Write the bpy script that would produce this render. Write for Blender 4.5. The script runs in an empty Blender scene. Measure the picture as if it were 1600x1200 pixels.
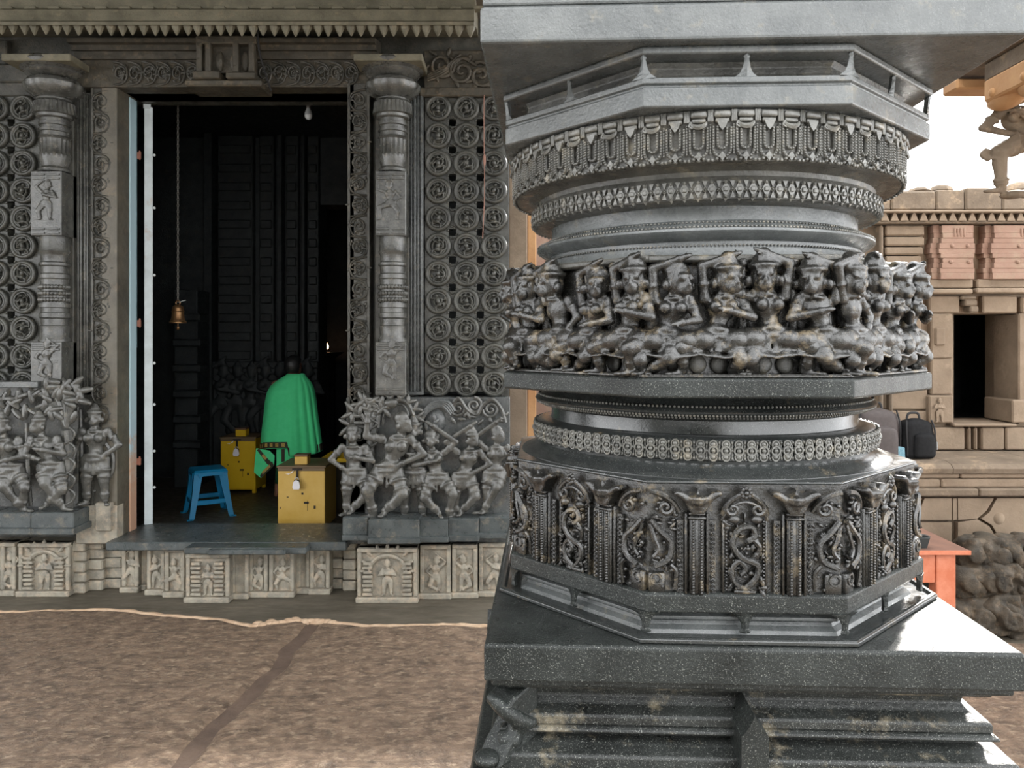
import bpy, bmesh, math, random
from math import sin, cos, pi, radians, sqrt, atan2
from mathutils import Vector, Matrix, noise
V = Vector
S = bpy.context.scene
COL = S.collection

# ------------------------------------------------------------------ camera, sky, exposure
CAMZ, FPX, HOR = 2.3, 1200.0, 527.0
cam = bpy.data.cameras.new('camera')
cam.sensor_width = 36.0
cam.lens = FPX / 1600 * 36.0
cam.shift_y = (HOR - 600.0) / 1600.0
cam.clip_end = 200
camo = bpy.data.objects.new('camera', cam)
COL.objects.link(camo)
camo.location = (0, 0, CAMZ)
camo.rotation_euler = (pi / 2, 0, 0)
S.camera = camo

w = bpy.data.worlds.new('overcast_sky')
S.world = w
w.use_nodes = True
bg = w.node_tree.nodes['Background']
bg.inputs[0].default_value = (0.97, 0.985, 1.0, 1)
bg.inputs[1].default_value = 1.0
sun = bpy.data.lights.new('sun', 'SUN')
sun.energy = 4.0
sun.angle = radians(3)
sun.color = (1.0, 0.96, 0.9)
suno = bpy.data.objects.new('sun', sun)
COL.objects.link(suno)
suno.rotation_euler = (-V((0.5, 0.7, 0.45))).to_track_quat('-Z', 'Y').to_euler()
S.view_settings.view_transform = 'Standard'
S.view_settings.look = 'None'
S.view_settings.gamma = 1.0
S.view_settings.use_curve_mapping = False
S.view_settings.exposure = 2.4


def wx(px, Y): return (px - 800.0) / FPX * Y
def wz(py, Y): return CAMZ - (py - HOR) / FPX * Y


# ------------------------------------------------------------------ mesh builder
class MB:
    def __init__(s):
        s.v, s.f = [], []

    def add(s, vs, fs, M=None):
        n = len(s.v)
        if M is not None:
            vs = [M @ V(p) for p in vs]
        s.v.extend([tuple(p) for p in vs])
        s.f.extend([[i + n for i in f] for f in fs])
        return s

    def merge(s, o, M=None):
        return s.add(o.v, o.f, M)

    def box(s, x0, x1, y0, y1, z0, z1, ch=0.0, M=None):
        if ch <= 0:
            vs = [(x0, y0, z0), (x1, y0, z0), (x1, y1, z0), (x0, y1, z0), (x0, y0, z1), (x1, y0, z1), (x1, y1, z1), (x0, y1, z1)]
            return s.add(vs, [(0, 3, 2, 1), (4, 5, 6, 7), (0, 1, 5, 4), (1, 2, 6, 5), (2, 3, 7, 6), (3, 0, 4, 7)], M)
        ch = min(ch, abs(x1 - x0) * .45, abs(y1 - y0) * .45, abs(z1 - z0) * .45)
        bm = bmesh.new()
        bmesh.ops.create_cube(bm, size=1)
        for v in bm.verts:
            v.co = ((x0 + x1) / 2 + v.co.x * (x1 - x0), (y0 + y1) / 2 + v.co.y * (y1 - y0), (z0 + z1) / 2 + v.co.z * (z1 - z0))
        bmesh.ops.bevel(bm, geom=bm.edges[:], offset=ch, segments=1, affect='EDGES')
        bm.verts.index_update()
        s.add([v.co.copy() for v in bm.verts], [[v.index for v in f.verts] for f in bm.faces], M)
        bm.free()
        return s

    def lathe(s, prof, n=32, M=None, cap=True, phase=0.0, flute=None, arc=None):
        """prof: list of (r, z); flute(i_ang, r, z)->r"""
        vs, fs = [], []
        k = len(prof)
        for j, (r, z) in enumerate(prof):
            for i in range(n):
                a = phase + 2 * pi * i / n
                rr = flute(a, r, z, j) if flute else r
                vs.append((rr * cos(a), rr * sin(a), z))
        for j in range(k - 1):
            for i in range(n):
                i2 = (i + 1) % n
                fs.append((j * n + i, j * n + i2, (j + 1) * n + i2, (j + 1) * n + i))
        if cap:
            fs.append(tuple(range(n - 1, -1, -1)))
            fs.append(tuple((k - 1) * n + i for i in range(n)))
        return s.add(vs, fs, M)

    def ngon_lathe(s, prof, n, M=None, cap=True):
        """n-sided stack, prof radii are apothems, one flat side faces -y"""
        c = 1 / cos(pi / n)
        return s.lathe([(r * c, z) for r, z in prof], n, M, cap, phase=-pi / 2 + pi / n)

    def ell(s, c, r, seg=8, rings=6, M=None, R=None):
        if isinstance(r, (int, float)): r = (r, r, r)
        vs, fs = [], []
        c = V(c)
        def tr(p):
            p = V((p[0] * r[0], p[1] * r[1], p[2] * r[2]))
            if R is not None: p = R @ p
            return p + c
        vs.append(tr((0, 0, 1)))
        for j in range(1, rings):
            t = pi * j / rings
            for i in range(seg):
                a = 2 * pi * i / seg
                vs.append(tr((sin(t) * cos(a), sin(t) * sin(a), cos(t))))
        vs.append(tr((0, 0, -1)))
        for i in range(seg):
            fs.append((0, 1 + i, 1 + (i + 1) % seg))
        for j in range(rings - 2):
            for i in range(seg):
                a, b = 1 + j * seg + i, 1 + j * seg + (i + 1) % seg
                fs.append((a, a + seg, b + seg, b))
        L = len(vs) - 1
        for i in range(seg):
            fs.append((L, L - seg + (i + 1) % seg, L - seg + i))
        return s.add(vs, fs, M)

    def tube(s, pts, rad, n=6, M=None, closed=False, flat=1.0):
        """tube along points; rad number or list; flat squashes in y"""
        pts = [V(p) for p in pts]
        k = len(pts)
        if isinstance(rad, (int, float)): rad = [rad] * k
        vs, fs = [], []
        up0 = None
        for j in range(k):
            if closed:
                t = pts[(j + 1) % k] - pts[j - 1]
            else:
                t = pts[min(j + 1, k - 1)] - pts[max(j - 1, 0)]
            if t.length < 1e-9: t = V((0, 0, 1))
            t.normalize()
            if up0 is None:
                up0 = V((0, 1, 0)) if abs(t.y) < .9 else V((1, 0, 0))
            u = (up0 - t * up0.dot(t))
            if u.length < 1e-6: u = t.orthogonal()
            u.normalize()
            up0 = u
            b = t.cross(u)
            for i in range(n):
                a = 2 * pi * i / n
                vs.append(pts[j] + (u * (cos(a) * flat) + b * sin(a)) * rad[j])
        m = k if closed else k - 1
        for j in range(m):
            for i in range(n):
                j2 = (j + 1) % k
                fs.append((j * n + i, j * n + (i + 1) % n, j2 * n + (i + 1) % n, j2 * n + i))
        if not closed:
            fs.append(tuple(range(n - 1, -1, -1)))
            fs.append(tuple((k - 1) * n + i for i in range(n)))
        return s.add(vs, fs, M)

    def cap(s, p0, p1, r0, r1=None, n=8, M=None):
        """tapered capsule"""
        if r1 is None: r1 = r0
        p0, p1 = V(p0), V(p1)
        d = p1 - p0
        if d.length < 1e-6: d = V((0, 0, 1e-4))
        t = d.normalized()
        pts, rad = [], []
        for a in (80, 50, 20):
            a = radians(a)
            pts.append(p0 - t * r0 * sin(a)); rad.append(r0 * cos(a))
        for a in (20, 50, 80):
            a = radians(a)
            pts.append(p1 + t * r1 * sin(a)); rad.append(r1 * cos(a))
        return s.tube(pts, rad, n, M)

    def ring(s, c, R, r, n=24, m=6, M=None, axis='y', sx=1.0, sz=1.0):
        pts = []
        for i in range(n):
            a = 2 * pi * i / n
            if axis == 'y': pts.append(V(c) + V((cos(a) * R * sx, 0, sin(a) * R * sz)))
            else: pts.append(V(c) + V((cos(a) * R * sx, sin(a) * R * sz, 0)))
        return s.tube(pts, r, m, M, closed=True)

    def prism(s, poly, y0, y1, M=None):
        """polygon in xz, extruded along y"""
        n = len(poly)
        vs = [(p[0], y0, p[1]) for p in poly] + [(p[0], y1, p[1]) for p in poly]
        fs = [tuple(range(n)), tuple(range(2 * n - 1, n - 1, -1))]
        for i in range(n):
            j = (i + 1) % n
            fs.append((j, i, n + i, n + j))
        return s.add(vs, fs, M)

    def wallprof(s, prof, x0, x1, M=None, xn=1):
        """profile (y, z) swept along x, closed behind at ymax"""
        k = len(prof)
        vs = [(x0, y, z) for y, z in prof] + [(x1, y, z) for y, z in prof]
        fs = [(j, k + j, k + (j + 1) % k, (j + 1) % k) for j in range(k)]
        fs += [tuple(range(k)), tuple(range(2 * k - 1, k - 1, -1))]
        return s.add(vs, fs, M)

    def mesh(s, name, mat, smooth=False, angle=None):
        me = bpy.data.meshes.new(name)
        me.from_pydata(s.v, [], s.f)
        bm = bmesh.new(); bm.from_mesh(me)
        bmesh.ops.recalc_face_normals(bm, faces=bm.faces[:])
        bm.to_mesh(me); bm.free()
        if mat is not None: me.materials.append(mat)
        if smooth:
            for p in me.polygons: p.use_smooth = True
            if angle: me.set_sharp_from_angle(angle=radians(angle))
        return me

    def build(s, name, mat, parent=None, smooth=False, angle=40, kind=None, label=None):
        me = s.mesh(name, mat, smooth, angle)
        n = len(me.vertices)
        c = V((0, 0, 0))
        if n:
            lo = V([min(v.co[i] for v in me.vertices) for i in range(3)])
            hi = V([max(v.co[i] for v in me.vertices) for i in range(3)])
            c = (lo + hi) / 2
            if parent is None: c.z = lo.z
        me.transform(Matrix.Translation(-c))
        return link(me, name, parent, c, kind=kind, label=label)


WPOS = {}
def wpos(o): return WPOS.get(o.name, V((0, 0, 0)))

def link(me, name, parent=None, loc=(0, 0, 0), rotz=0.0, scale=(1, 1, 1), kind=None, label=None):
    o = bpy.data.objects.new(name, me)
    COL.objects.link(o)
    WPOS[o.name] = V(loc)
    if parent is not None:
        o.parent = parent
        o.location = V(loc) - wpos(parent)
    else:
        o.location = loc
    o.rotation_euler = (0, 0, rotz)
    o.scale = scale
    if kind: o['kind'] = kind
    if label: o['label'] = label
    return o

def copy_at(src, parent, loc, rotz=0.0, scale=(1, 1, 1)):
    o = src.copy()
    COL.objects.link(o)
    WPOS[o.name] = V(loc)
    o.parent = parent
    o.location = V(loc) - (wpos(parent) if parent else V((0, 0, 0)))
    o.rotation_euler = (0, 0, rotz)
    o.scale = scale
    return o

def tag(o, label, cat, group=None, kind='thing'):
    o['label'] = label; o['category'] = cat
    if group: o['group'] = group
    if kind: o['kind'] = kind
    return o

def thing(name, loc, label, cat, group=None, kind='thing'):
    o = bpy.data.objects.new(name, None)
    o.empty_display_size = .1
    COL.objects.link(o)
    o.location = loc
    WPOS[o.name] = V(loc)
    return tag(o, label, cat, group, kind)

def struct(o, label=None):
    o['kind'] = 'structure'
    if label: o['label'] = label
    return o

def spline(pts, n=6, closed=False):
    """Catmull-Rom through pts"""
    pts = [V(p) if len(p) == 3 else V((p[0], 0, p[1])) for p in pts]
    out = []
    k = len(pts)
    for i in range(k if closed else k - 1):
        if closed:
            a, b, c, d = pts[i - 1], pts[i], pts[(i + 1) % k], pts[(i + 2) % k]
        else:
            a, b, c, d = pts[max(i - 1, 0)], pts[i], pts[i + 1], pts[min(i + 2, k - 1)]
        for j in range(n):
            t = j / n
            out.append(0.5 * ((2 * b) + (c - a) * t + (2 * a - 5 * b + 4 * c - d) * t * t + (3 * b - a - 3 * c + d) * t ** 3))
    if not closed: out.append(pts[-1])
    return out

def spiral(cx, cz, R, turns, a0, r0, y=0.0, n=22, shrink=.12, sgn=1):
    pts, rad = [], []
    for i in range(n + 1):
        t = i / n
        a = a0 + sgn * turns * 2 * pi * t
        rr = R * (1 - t) + R * shrink * t
        pts.append((cx + cos(a) * rr, y - .15 * R * t, cz + sin(a) * rr))
        rad.append(r0 * (1 - .35 * t))
    return pts, rad

TMP_N = [0]
def remeshed(mb, name, mat, voxel, smooth_it=1):
    """union overlapping closed solids into one continuous skin"""
    me = mb.mesh(name + '_raw', None)
    o = bpy.data.objects.new('temporary', me)
    COL.objects.link(o)
    m = o.modifiers.new('r', 'REMESH'); m.mode = 'VOXEL'; m.voxel_size = voxel; m.use_smooth_shade = True
    if smooth_it:
        m2 = o.modifiers.new('s', 'SMOOTH'); m2.iterations = smooth_it; m2.factor = .5
    dg = bpy.context.evaluated_depsgraph_get()
    out = bpy.data.meshes.new_from_object(o.evaluated_get(dg), depsgraph=dg)
    bpy.data.objects.remove(o); bpy.data.meshes.remove(me)
    out.name = name
    out.materials.clear(); out.materials.append(mat)
    for p in out.polygons: p.use_smooth = True
    return out


# ------------------------------------------------------------------ materials
def nodes(name):
    m = bpy.data.materials.new(name)
    m.use_nodes = True
    nt = m.node_tree
    return m, nt, nt.nodes['Principled BSDF']

def N(nt, t, **kw):
    n = nt.nodes.new(t)
    for k, v in kw.items():
        if k.startswith('i_'):
            n.inputs[k[2:].replace('_', ' ')].default_value = v
        else:
            setattr(n, k, v)
    return n

def ramp(nt, stops, src):
    r = nt.nodes.new('ShaderNodeValToRGB')
    cr = r.color_ramp
    while len(cr.elements) < len(stops): cr.elements.new(.5)
    for e, (p, c) in zip(cr.elements, stops):
        e.position = p
        e.color = (*c, 1) if len(c) == 3 else c
    nt.links.new(src, r.inputs[0])
    return r

def stone(name, dark, light, scale=4.0, rough=.5, rvar=.12, dirt=None, dirt_amt=.5, speck=0.0, bump=.3, bscale=60.0, spec=.5, carve=0.0, carve_scale=30.0, stretch=(1, 1, 1), ridges=False):
    m, nt, b = nodes(name)
    L = nt.links.new
    geo = N(nt, 'ShaderNodeNewGeometry')
    mp = N(nt, 'ShaderNodeMapping')
    mp.inputs['Scale'].default_value = stretch
    L(geo.outputs['Position'], mp.inputs['Vector'])
    P = mp.outputs[0]
    n1 = N(nt, 'ShaderNodeTexNoise', i_Scale=scale, i_Detail=8.0, i_Roughness=.62)
    L(P, n1.inputs['Vector'])
    col = ramp(nt, [(.3, dark), (.7, light)], n1.outputs['Fac']).outputs[0]
    if dirt is not None:
        n2 = N(nt, 'ShaderNodeTexNoise', i_Scale=scale * 1.7, i_Detail=9.0, i_Roughness=.7)
        mp2 = N(nt, 'ShaderNodeMapping'); mp2.inputs['Location'].default_value = (7.3, 2.1, 4.4)
        L(P, mp2.inputs[0]); L(mp2.outputs[0], n2.inputs['Vector'])
        r2 = ramp(nt, [(.62 - .3 * dirt_amt, (0, 0, 0)), (.86 - .3 * dirt_amt, (1, 1, 1))], n2.outputs['Fac'])
        mx = N(nt, 'ShaderNodeMix', data_type='RGBA')
        L(r2.outputs[0], mx.inputs[0]); L(col, mx.inputs[6]); mx.inputs[7].default_value = (*dirt, 1)
        col = mx.outputs[2]
    if speck > 0:
        n3 = N(nt, 'ShaderNodeTexNoise', i_Scale=330.0, i_Detail=2.0)
        L(P, n3.inputs['Vector'])
        r3 = ramp(nt, [(.6, (0, 0, 0)), (.72, (1, 1, 1))], n3.outputs['Fac'])
        ml = N(nt, 'ShaderNodeMath', operation='MULTIPLY'); ml.inputs[1].default_value = speck
        L(r3.outputs[0], ml.inputs[0])
        mx = N(nt, 'ShaderNodeMix', data_type='RGBA')
        L(ml.outputs[0], mx.inputs[0]); L(col, mx.inputs[6])
        mx.inputs[7].default_value = (.45, .46, .42, 1)
        col = mx.outputs[2]
    L(col, b.inputs['Base Color'])
    n4 = N(nt, 'ShaderNodeTexNoise', i_Scale=scale * 3.1, i_Detail=6.0, i_Roughness=.6)
    L(P, n4.inputs['Vector'])
    mr = N(nt, 'ShaderNodeMapRange'); mr.inputs[1].default_value = .3; mr.inputs[2].default_value = .7
    mr.inputs[3].default_value = max(.03, rough - rvar); mr.inputs[4].default_value = min(1, rough + rvar)
    L(n4.outputs['Fac'], mr.inputs[0]); L(mr.outputs[0], b.inputs['Roughness'])
    b.inputs['Specular IOR Level'].default_value = spec
    n5 = N(nt, 'ShaderNodeTexNoise', i_Scale=bscale, i_Detail=6.0, i_Roughness=.65)
    L(P, n5.inputs['Vector'])
    bp = N(nt, 'ShaderNodeBump'); bp.inputs['Strength'].default_value = bump; bp.inputs['Distance'].default_value = .01
    L(n5.outputs['Fac'], bp.inputs['Height'])
    if ridges:
        n7 = N(nt, 'ShaderNodeTexNoise', i_Scale=9.0, i_Detail=7.0, i_Roughness=.72, i_Distortion=1.2)
        L(P, n7.inputs['Vector'])
        bp3 = N(nt, 'ShaderNodeBump'); bp3.inputs['Strength'].default_value = .9; bp3.inputs['Distance'].default_value = .05
        L(n7.outputs['Fac'], bp3.inputs['Height']); L(bp3.outputs[0], bp.inputs['Normal'])
    if carve > 0:
        vo = N(nt, 'ShaderNodeTexVoronoi', feature='SMOOTH_F1', i_Scale=carve_scale)
        n6 = N(nt, 'ShaderNodeTexNoise', i_Scale=carve_scale * .6, i_Detail=3.0)
        L(P, n6.inputs['Vector'])
        va = N(nt, 'ShaderNodeVectorMath', operation='SCALE'); va.inputs['Scale'].default_value = .06
        L(n6.outputs['Color'], va.inputs[0])
        vb = N(nt, 'ShaderNodeVectorMath', operation='ADD')
        L(P, vb.inputs[0]); L(va.outputs[0], vb.inputs[1]); L(vb.outputs[0], vo.inputs['Vector'])
        bp2 = N(nt, 'ShaderNodeBump', invert=True); bp2.inputs['Strength'].default_value = carve; bp2.inputs['Distance'].default_value = .012
        L(vo.outputs['Distance'], bp2.inputs['Height']); L(bp.outputs[0], bp2.inputs['Normal'])
        L(bp2.outputs[0], b.inputs['Normal'])
    else:
        L(bp.outputs[0], b.inputs['Normal'])
    return m

def plain(name, c, rough=.5, metal=0.0, spec=.5, emit=None, es=1.0, var=.0, vscale=20.0, c2=None, bump=0.0):
    m, nt, b = nodes(name)
    b.inputs['Base Color'].default_value = (*c, 1)
    b.inputs['Roughness'].default_value = rough
    b.inputs['Metallic'].default_value = metal
    b.inputs['Specular IOR Level'].default_value = spec
    if c2 is not None:
        geo = N(nt, 'ShaderNodeNewGeometry')
        n1 = N(nt, 'ShaderNodeTexNoise', i_Scale=vscale, i_Detail=8.0, i_Roughness=.65)
        nt.links.new(geo.outputs['Position'], n1.inputs['Vector'])
        r = ramp(nt, [(.5 - var, c), (.5 + var, c2)], n1.outputs['Fac'])
        nt.links.new(r.outputs[0], b.inputs['Base Color'])
        if bump:
            bp = N(nt, 'ShaderNodeBump'); bp.inputs['Strength'].default_value = bump; bp.inputs['Distance'].default_value = .004
            nt.links.new(n1.outputs['Fac'], bp.inputs['Height']); nt.links.new(bp.outputs[0], b.inputs['Normal'])
    if emit:
        b.inputs['Emission Color'].default_value = (*emit, 1)
        b.inputs['Emission Strength'].default_value = es
    return m

TAN = (.26, .2, .12)
M_pol = stone('polished_black_stone', (.012, .014, .014), (.034, .037, .036), 5, .17, .09, TAN, .06, .2, .1, 90, spec=.7)
M_slab = stone('speckled_dark_stone', (.007, .0085, .008), (.025, .0285, .027), 6, .34, .12, None, 0, .4, .3, 120, spec=.3)
M_ped = stone('dusty_dark_stone', (.008, .009, .0085), (.028, .031, .029), 6, .34, .12, (.26, .22, .15), .2, .5, .35, 90, spec=.4)
M_fig = stone('carved_black_stone', (.006, .006, .0056), (.026, .025, .022), 9, .16, .08, (.24, .19, .12), .27, .1, .3, 110, spec=.8)
M_grey = stone('grey_carved_stone', (.03, .03, .027), (.105, .102, .09), 9, .3, .12, (.27, .235, .17), .24, .1, .3, 110, spec=.6)
M_bead = stone('pale_beaded_stone', (.045, .045, .041), (.15, .147, .13), 9, .27, .1, (.3, .26, .19), .22, .1, .25, 110, spec=.7)
M_greysm = stone('grey_smooth_stone', (.05, .056, .057), (.125, .132, .13), 7, .27, .12, (.24, .21, .15), .14, .2, .2, 90, spec=.6)
M_wall = stone('wall_stone', (.022, .022, .018), (.09, .086, .072), 8, .38, .14, (.16, .13, .09), .22, .15, .45, 70)
M_wallc = stone('wall_carved_stone', (.045, .044, .037), (.125, .12, .1), 7, .42, .12, (.2, .165, .11), .22, .1, .3, 80, carve=.8, carve_scale=26)
M_jali = stone('lattice_stone', (.022, .023, .02), (.085, .085, .072), 9, .32, .12, (.15, .13, .09), .18, .15, .4, 80, spec=.6)
M_relief = stone('relief_stone', (.03, .031, .028), (.115, .115, .104), 9, .2, .1, (.2, .175, .13), .22, .15, .35, 80, spec=.8)
M_ledge = stone('blue_grey_ledge_stone', (.035, .043, .045), (.09, .104, .104), 7, .34, .12, (.26, .22, .165), .26, .25, .3, 80)
M_dado = stone('dusty_plinth_stone', (.17, .16, .135), (.4, .365, .29), 9, .62, .1, (.5, .39, .28), .45, .05, .4, 70)
M_mortar = stone('tan_mortar', (.45, .3, .19), (.62, .46, .32), 14, .85, .05, None, 0, 0, .5, 80)
M_floord = stone('dark_floor_stone', (.07, .062, .045), (.15, .13, .1), 4, .5, .12, (.22, .18, .13), .2, 0, .3, 40, stretch=(.5, 1.6, 1))
M_slabf = stone('rough_brown_slab', (.095, .062, .041), (.34, .232, .155), 11, .5, .16, (.56, .42, .29), .36, .1, 1.0, 34, stretch=(.9, 1.3, 1), ridges=True)
M_sand = stone('tan_sandstone', (.17, .125, .085), (.28, .215, .152), 3, .85, .05, (.33, .26, .185), .2, 0, .4, 40)
M_sandp = stone('pink_sandstone', (.23, .138, .1), (.31, .2, .147), 4, .85, .05, (.29, .22, .155), .42, 0, .4, 40)
M_sandd = stone('weathered_sandstone', (.12, .09, .062), (.21, .162, .115), 4, .85, .05, (.42, .31, .2), .3, 0, .5, 40)
M_orange = stone('warm_bounce_sandstone', (.4, .2, .085), (.55, .32, .15), 3, .8, .05, None, 0, 0, .3, 40)  # orange tone holds warm bounced light, put into the stone colour
M_rubble = stone('mossy_dark_rubble', (.016, .0145, .01), (.085, .066, .044), 9, .75, .1, (.16, .115, .07), .35, 0, 1.0, 26)
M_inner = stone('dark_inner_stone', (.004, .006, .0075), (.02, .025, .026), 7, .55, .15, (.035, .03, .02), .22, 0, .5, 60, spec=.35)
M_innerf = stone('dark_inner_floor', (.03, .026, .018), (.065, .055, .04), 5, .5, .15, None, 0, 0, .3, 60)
M_ceil = stone('ceiling_stone', (.1, .085, .065), (.18, .155, .12), 3, .7, .1, None, 0, 0, .3, 40)
M_corn = stone('cornice_stone', (.09, .083, .055), (.2, .18, .125), 6, .6, .1, (.28, .23, .15), .25, .05, .4, 60)
M_lint = stone('lintel_stone', (.03, .026, .018), (.075, .064, .045), 7, .55, .1, (.17, .13, .08), .3, .05, .4, 60, carve=.5, carve_scale=24)
# ------------------------------------------------------------------ human figures
def figure_solids(up='L', arm2='chest', legL='lunge', legR='bent', lean=0.0, drop=0.0, female=True, crown=True, skirt=True, staff=False, headturn=0.0, hipx=0.0, mirror=False, hs=1.0, fat=1.0):
    """one carved dancer, 1 unit tall when standing straight, faces -y"""
    mb = MB()
    hz = .50 - drop
    pel = V((hipx, 0, hz))
    ch = V((hipx * .3 + lean * .6, -.02, hz + .215))
    nk = V((lean * .9, -.02, hz + .335))
    hd = V((lean * 1.25, -.05, hz + .44))
    side = (ch - pel).normalized()
    mb.ell(pel, (.125, .1, .1)); mb.ell(ch, (.125, .095, .115))
    mb.cap(pel, ch, .088, .082); mb.cap(ch, nk, .075, .045); mb.cap(nk, hd, .045, .05)
    if female:
        for sx in (-1, 1): mb.ell(ch + V((sx * .062, -.085, .01)), .052)
    mb.ell(pel + V((0, -.075, .045)), (.075, .04, .05))
    # head
    R = Matrix.Rotation(headturn, 3, 'Z')
    m0 = len(mb.v)
    def H(p): return hd + R @ V(p)
    mb.ell(hd, (.074, .082, .098), 10, 8, R=R)
    mb.ell(H((0, -.07, -.045)), (.045, .03, .04), 8, 6)
    mb.cap(H((0, -.088, .015)), H((0, -.1, -.02)), .009, .015, 6)
    for sx in (-1, 1):
        mb.ell(H((sx * .03, -.078, .012)), (.019, .012, .011))
        mb.cap(H((sx * .012, -.083, .036)), H((sx * .05, -.07, .034)), .007, .005, 5)
        mb.ell(H((sx * .088, -.005, -.025)), (.022, .034, .034))
    mb.ell(H((0, -.094, -.043)), (.022, .011, .007)); mb.ell(H((0, -.09, -.056)), (.017, .011, .007))
    if crown:
        mb.ring(H((0, -.0, .058)), .074, .016, 16, 6, axis='z', sz=1.1)
        mb.ell(H((0, 0, .085)), (.066, .07, .05)); mb.ell(H((0, 0, .125)), (.042, .044, .035))
    else:
        mb.ell(H((0, .02, .05)), (.08, .085, .07)); mb.ell(H((.06, .06, .03)), .055)
    if hs != 1.0:
        mb.v[m0:] = [tuple(hd + (V(p) - hd) * hs) for p in mb.v[m0:]]
    # arms
    sh = {}
    for sx, nm in ((-1, 'L'), (1, 'R')):
        s0 = ch + V((sx * .135, -.01, .075)); sh[nm] = s0
        mb.ell(s0, .052)
        mode = up if nm == 'L' else arm2
        if mode == 'up' or mode == 'L':
            e = (V((hd.x + sx * .2, -.06, hd.z + .1)) if hs > 1 else s0 + V((sx * .13, -.03, .12))); h = (hd + V((-sx * .03, -.05, .185)) if hs > 1 else hd + V((0, -.03, .18)))
        elif mode == 'upout':
            e = s0 + V((sx * .15, -.03, .03)); h = s0 + V((sx * .13, -.05, .2))
        elif mode == 'chest':
            e = s0 + V((sx * .09, -.06, -.15)); h = ch + V((sx * .0, -.16, -.02))
        elif mode == 'hip':
            e = s0 + V((sx * .13, -.02, -.14)); h = pel + V((sx * .12, -.08, .05))
        elif mode == 'fwd':
            e = s0 + V((sx * .06, -.05, -.16)); h = s0 + V((sx * -.1, -.15, -.19))
        else:
            e = s0 + V((sx * .07, 0, -.17)); h = s0 + V((sx * .1, -.06, -.33))
        mb.cap(s0, e, .048 * fat, .038 * fat); mb.cap(e, h, .039 * fat, .028 * fat)
        d = (h - e).normalized()
        mb.ell(h + d * .03, (.03, .024, .036), R=d.to_track_quat('Z', 'Y').to_matrix())
        sd = d.orthogonal().normalized()
        for k in range(4):
            q = h + d * .045 + sd * (k - 1.5) * .013
            mb.cap(q, q + d * (.034 - .004 * abs(k - 1.3)), .0075, .006, 5)
        mb.cap(h + d * .015 + sd * .025, h + d * .04 + sd * .045, .009, .007, 5)
        um = s0.lerp(e, .45); dd = (e - s0).normalized(); Rm = dd.to_track_quat('Z', 'Y').to_matrix().to_4x4()
        mb.ring((0, 0, 0), .046, .012, 12, 5, axis='z', M=Matrix.Translation(um) @ Rm)
        Rm = d.to_track_quat('Z', 'Y').to_matrix().to_4x4()
        mb.ring((0, 0, 0), .031, .011, 12, 5, axis='z', M=Matrix.Translation(h - d * .03) @ Rm)
    # legs
    for sx, mode in ((-1, legL), (1, legR)):
        hp = pel + V((sx * .078, -.01, -.03))
        if mode == 'lunge':
            kn = hp + V((sx * .2, -.09, -.07)); an = V((kn.x - sx * .03, -.03, .05)); toe = V((sx * .12, -.05, -.025))
        elif mode == 'bent':
            kn = hp + V((sx * .11, -.1, -.16)); an = V((kn.x - sx * .06, -.03, .05)); toe = V((sx * .11, -.05, -.025))
        elif mode == 'cross':
            kn = hp + V((sx * .07, -.09, -.2)); an = V((kn.x - sx * .17, -.07, .09)); toe = V((-sx * .03, -.08, -.04))
        elif mode == 'side':
            kn = hp + V((-sx * .05, -.11, -.14)); an = V((kn.x - sx * .16, -.04, .05)); toe = V((-sx * .1, -.05, -.025))
        else:
            kn = V((hp.x + sx * .015, -.03, .27 - drop * .5)); an = V((hp.x + sx * .02, 0, .05)); toe = V((sx * .05, -.1, -.025))
        mb.cap(hp, kn, .09 * fat, .066 * fat); mb.cap(kn, an, .062 * fat, .038 * fat)
        mb.ell(kn.lerp(an, .3) + V((0, .02, 0)), (.052, .05, .08))
        mb.ell(an, .036); mb.cap(an + V((0, 0, -.02)), an + toe, .033, .024); mb.ell(an + toe * 1.05, (.036, .036, .02))
        d = (an - kn).normalized(); Rm = d.to_track_quat('Z', 'Y').to_matrix().to_4x4()
        mb.ring((0, 0, 0), .043, .013, 12, 5, axis='z', M=Matrix.Translation(an - d * .045) @ Rm)
        mb.ring((0, 0, 0), .05, .012, 12, 5, axis='z', M=Matrix.Translation(an - d * .08) @ Rm)
        if skirt:
            Rm = (kn - hp).normalized().to_track_quat('Z', 'Y').to_matrix().to_4x4()
            for tt, rr in ((.45, .086), (.8, .072)):
                mb.ring((0, 0, 0), rr, .01, 16, 5, axis='z', M=Matrix.Translation(hp.lerp(kn, tt)) @ Rm)
    # girdle, necklaces, sash
    mb.ring(pel + V((0, 0, .045)), .122, .017, 20, 6, axis='z', sz=.86)
    mb.ring(pel + V((0, 0, -.01)), .13, .012, 20, 6, axis='z', sz=.86)
    mb.ring(nk + V((0, -.02, -.035)), .075, .014, 18, 6, axis='z', sz=1.0, M=None)
    mb.ring(ch + V((0, -.055, .035)), .072, .011, 18, 5, axis='y', sz=1.25)
    if skirt:
        for k in range(5):
            x = (k - 2) * .035
            mb.cap(pel + V((x, -.1 + abs(k - 2) * .012, -.02)), pel + V((x * 1.3, -.1, -.16 + abs(k - 2) * .035)), .014, .019, 6)
    if staff:
        mb.cap(V((.26, -.06, .03)), V((.23, -.07, 1.0)), .02, .026)
    if mirror:
        mb.v = [(-x, y, z) for x, y, z in mb.v]
        mb.f = [f[::-1] for f in mb.f]
    return mb

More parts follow.
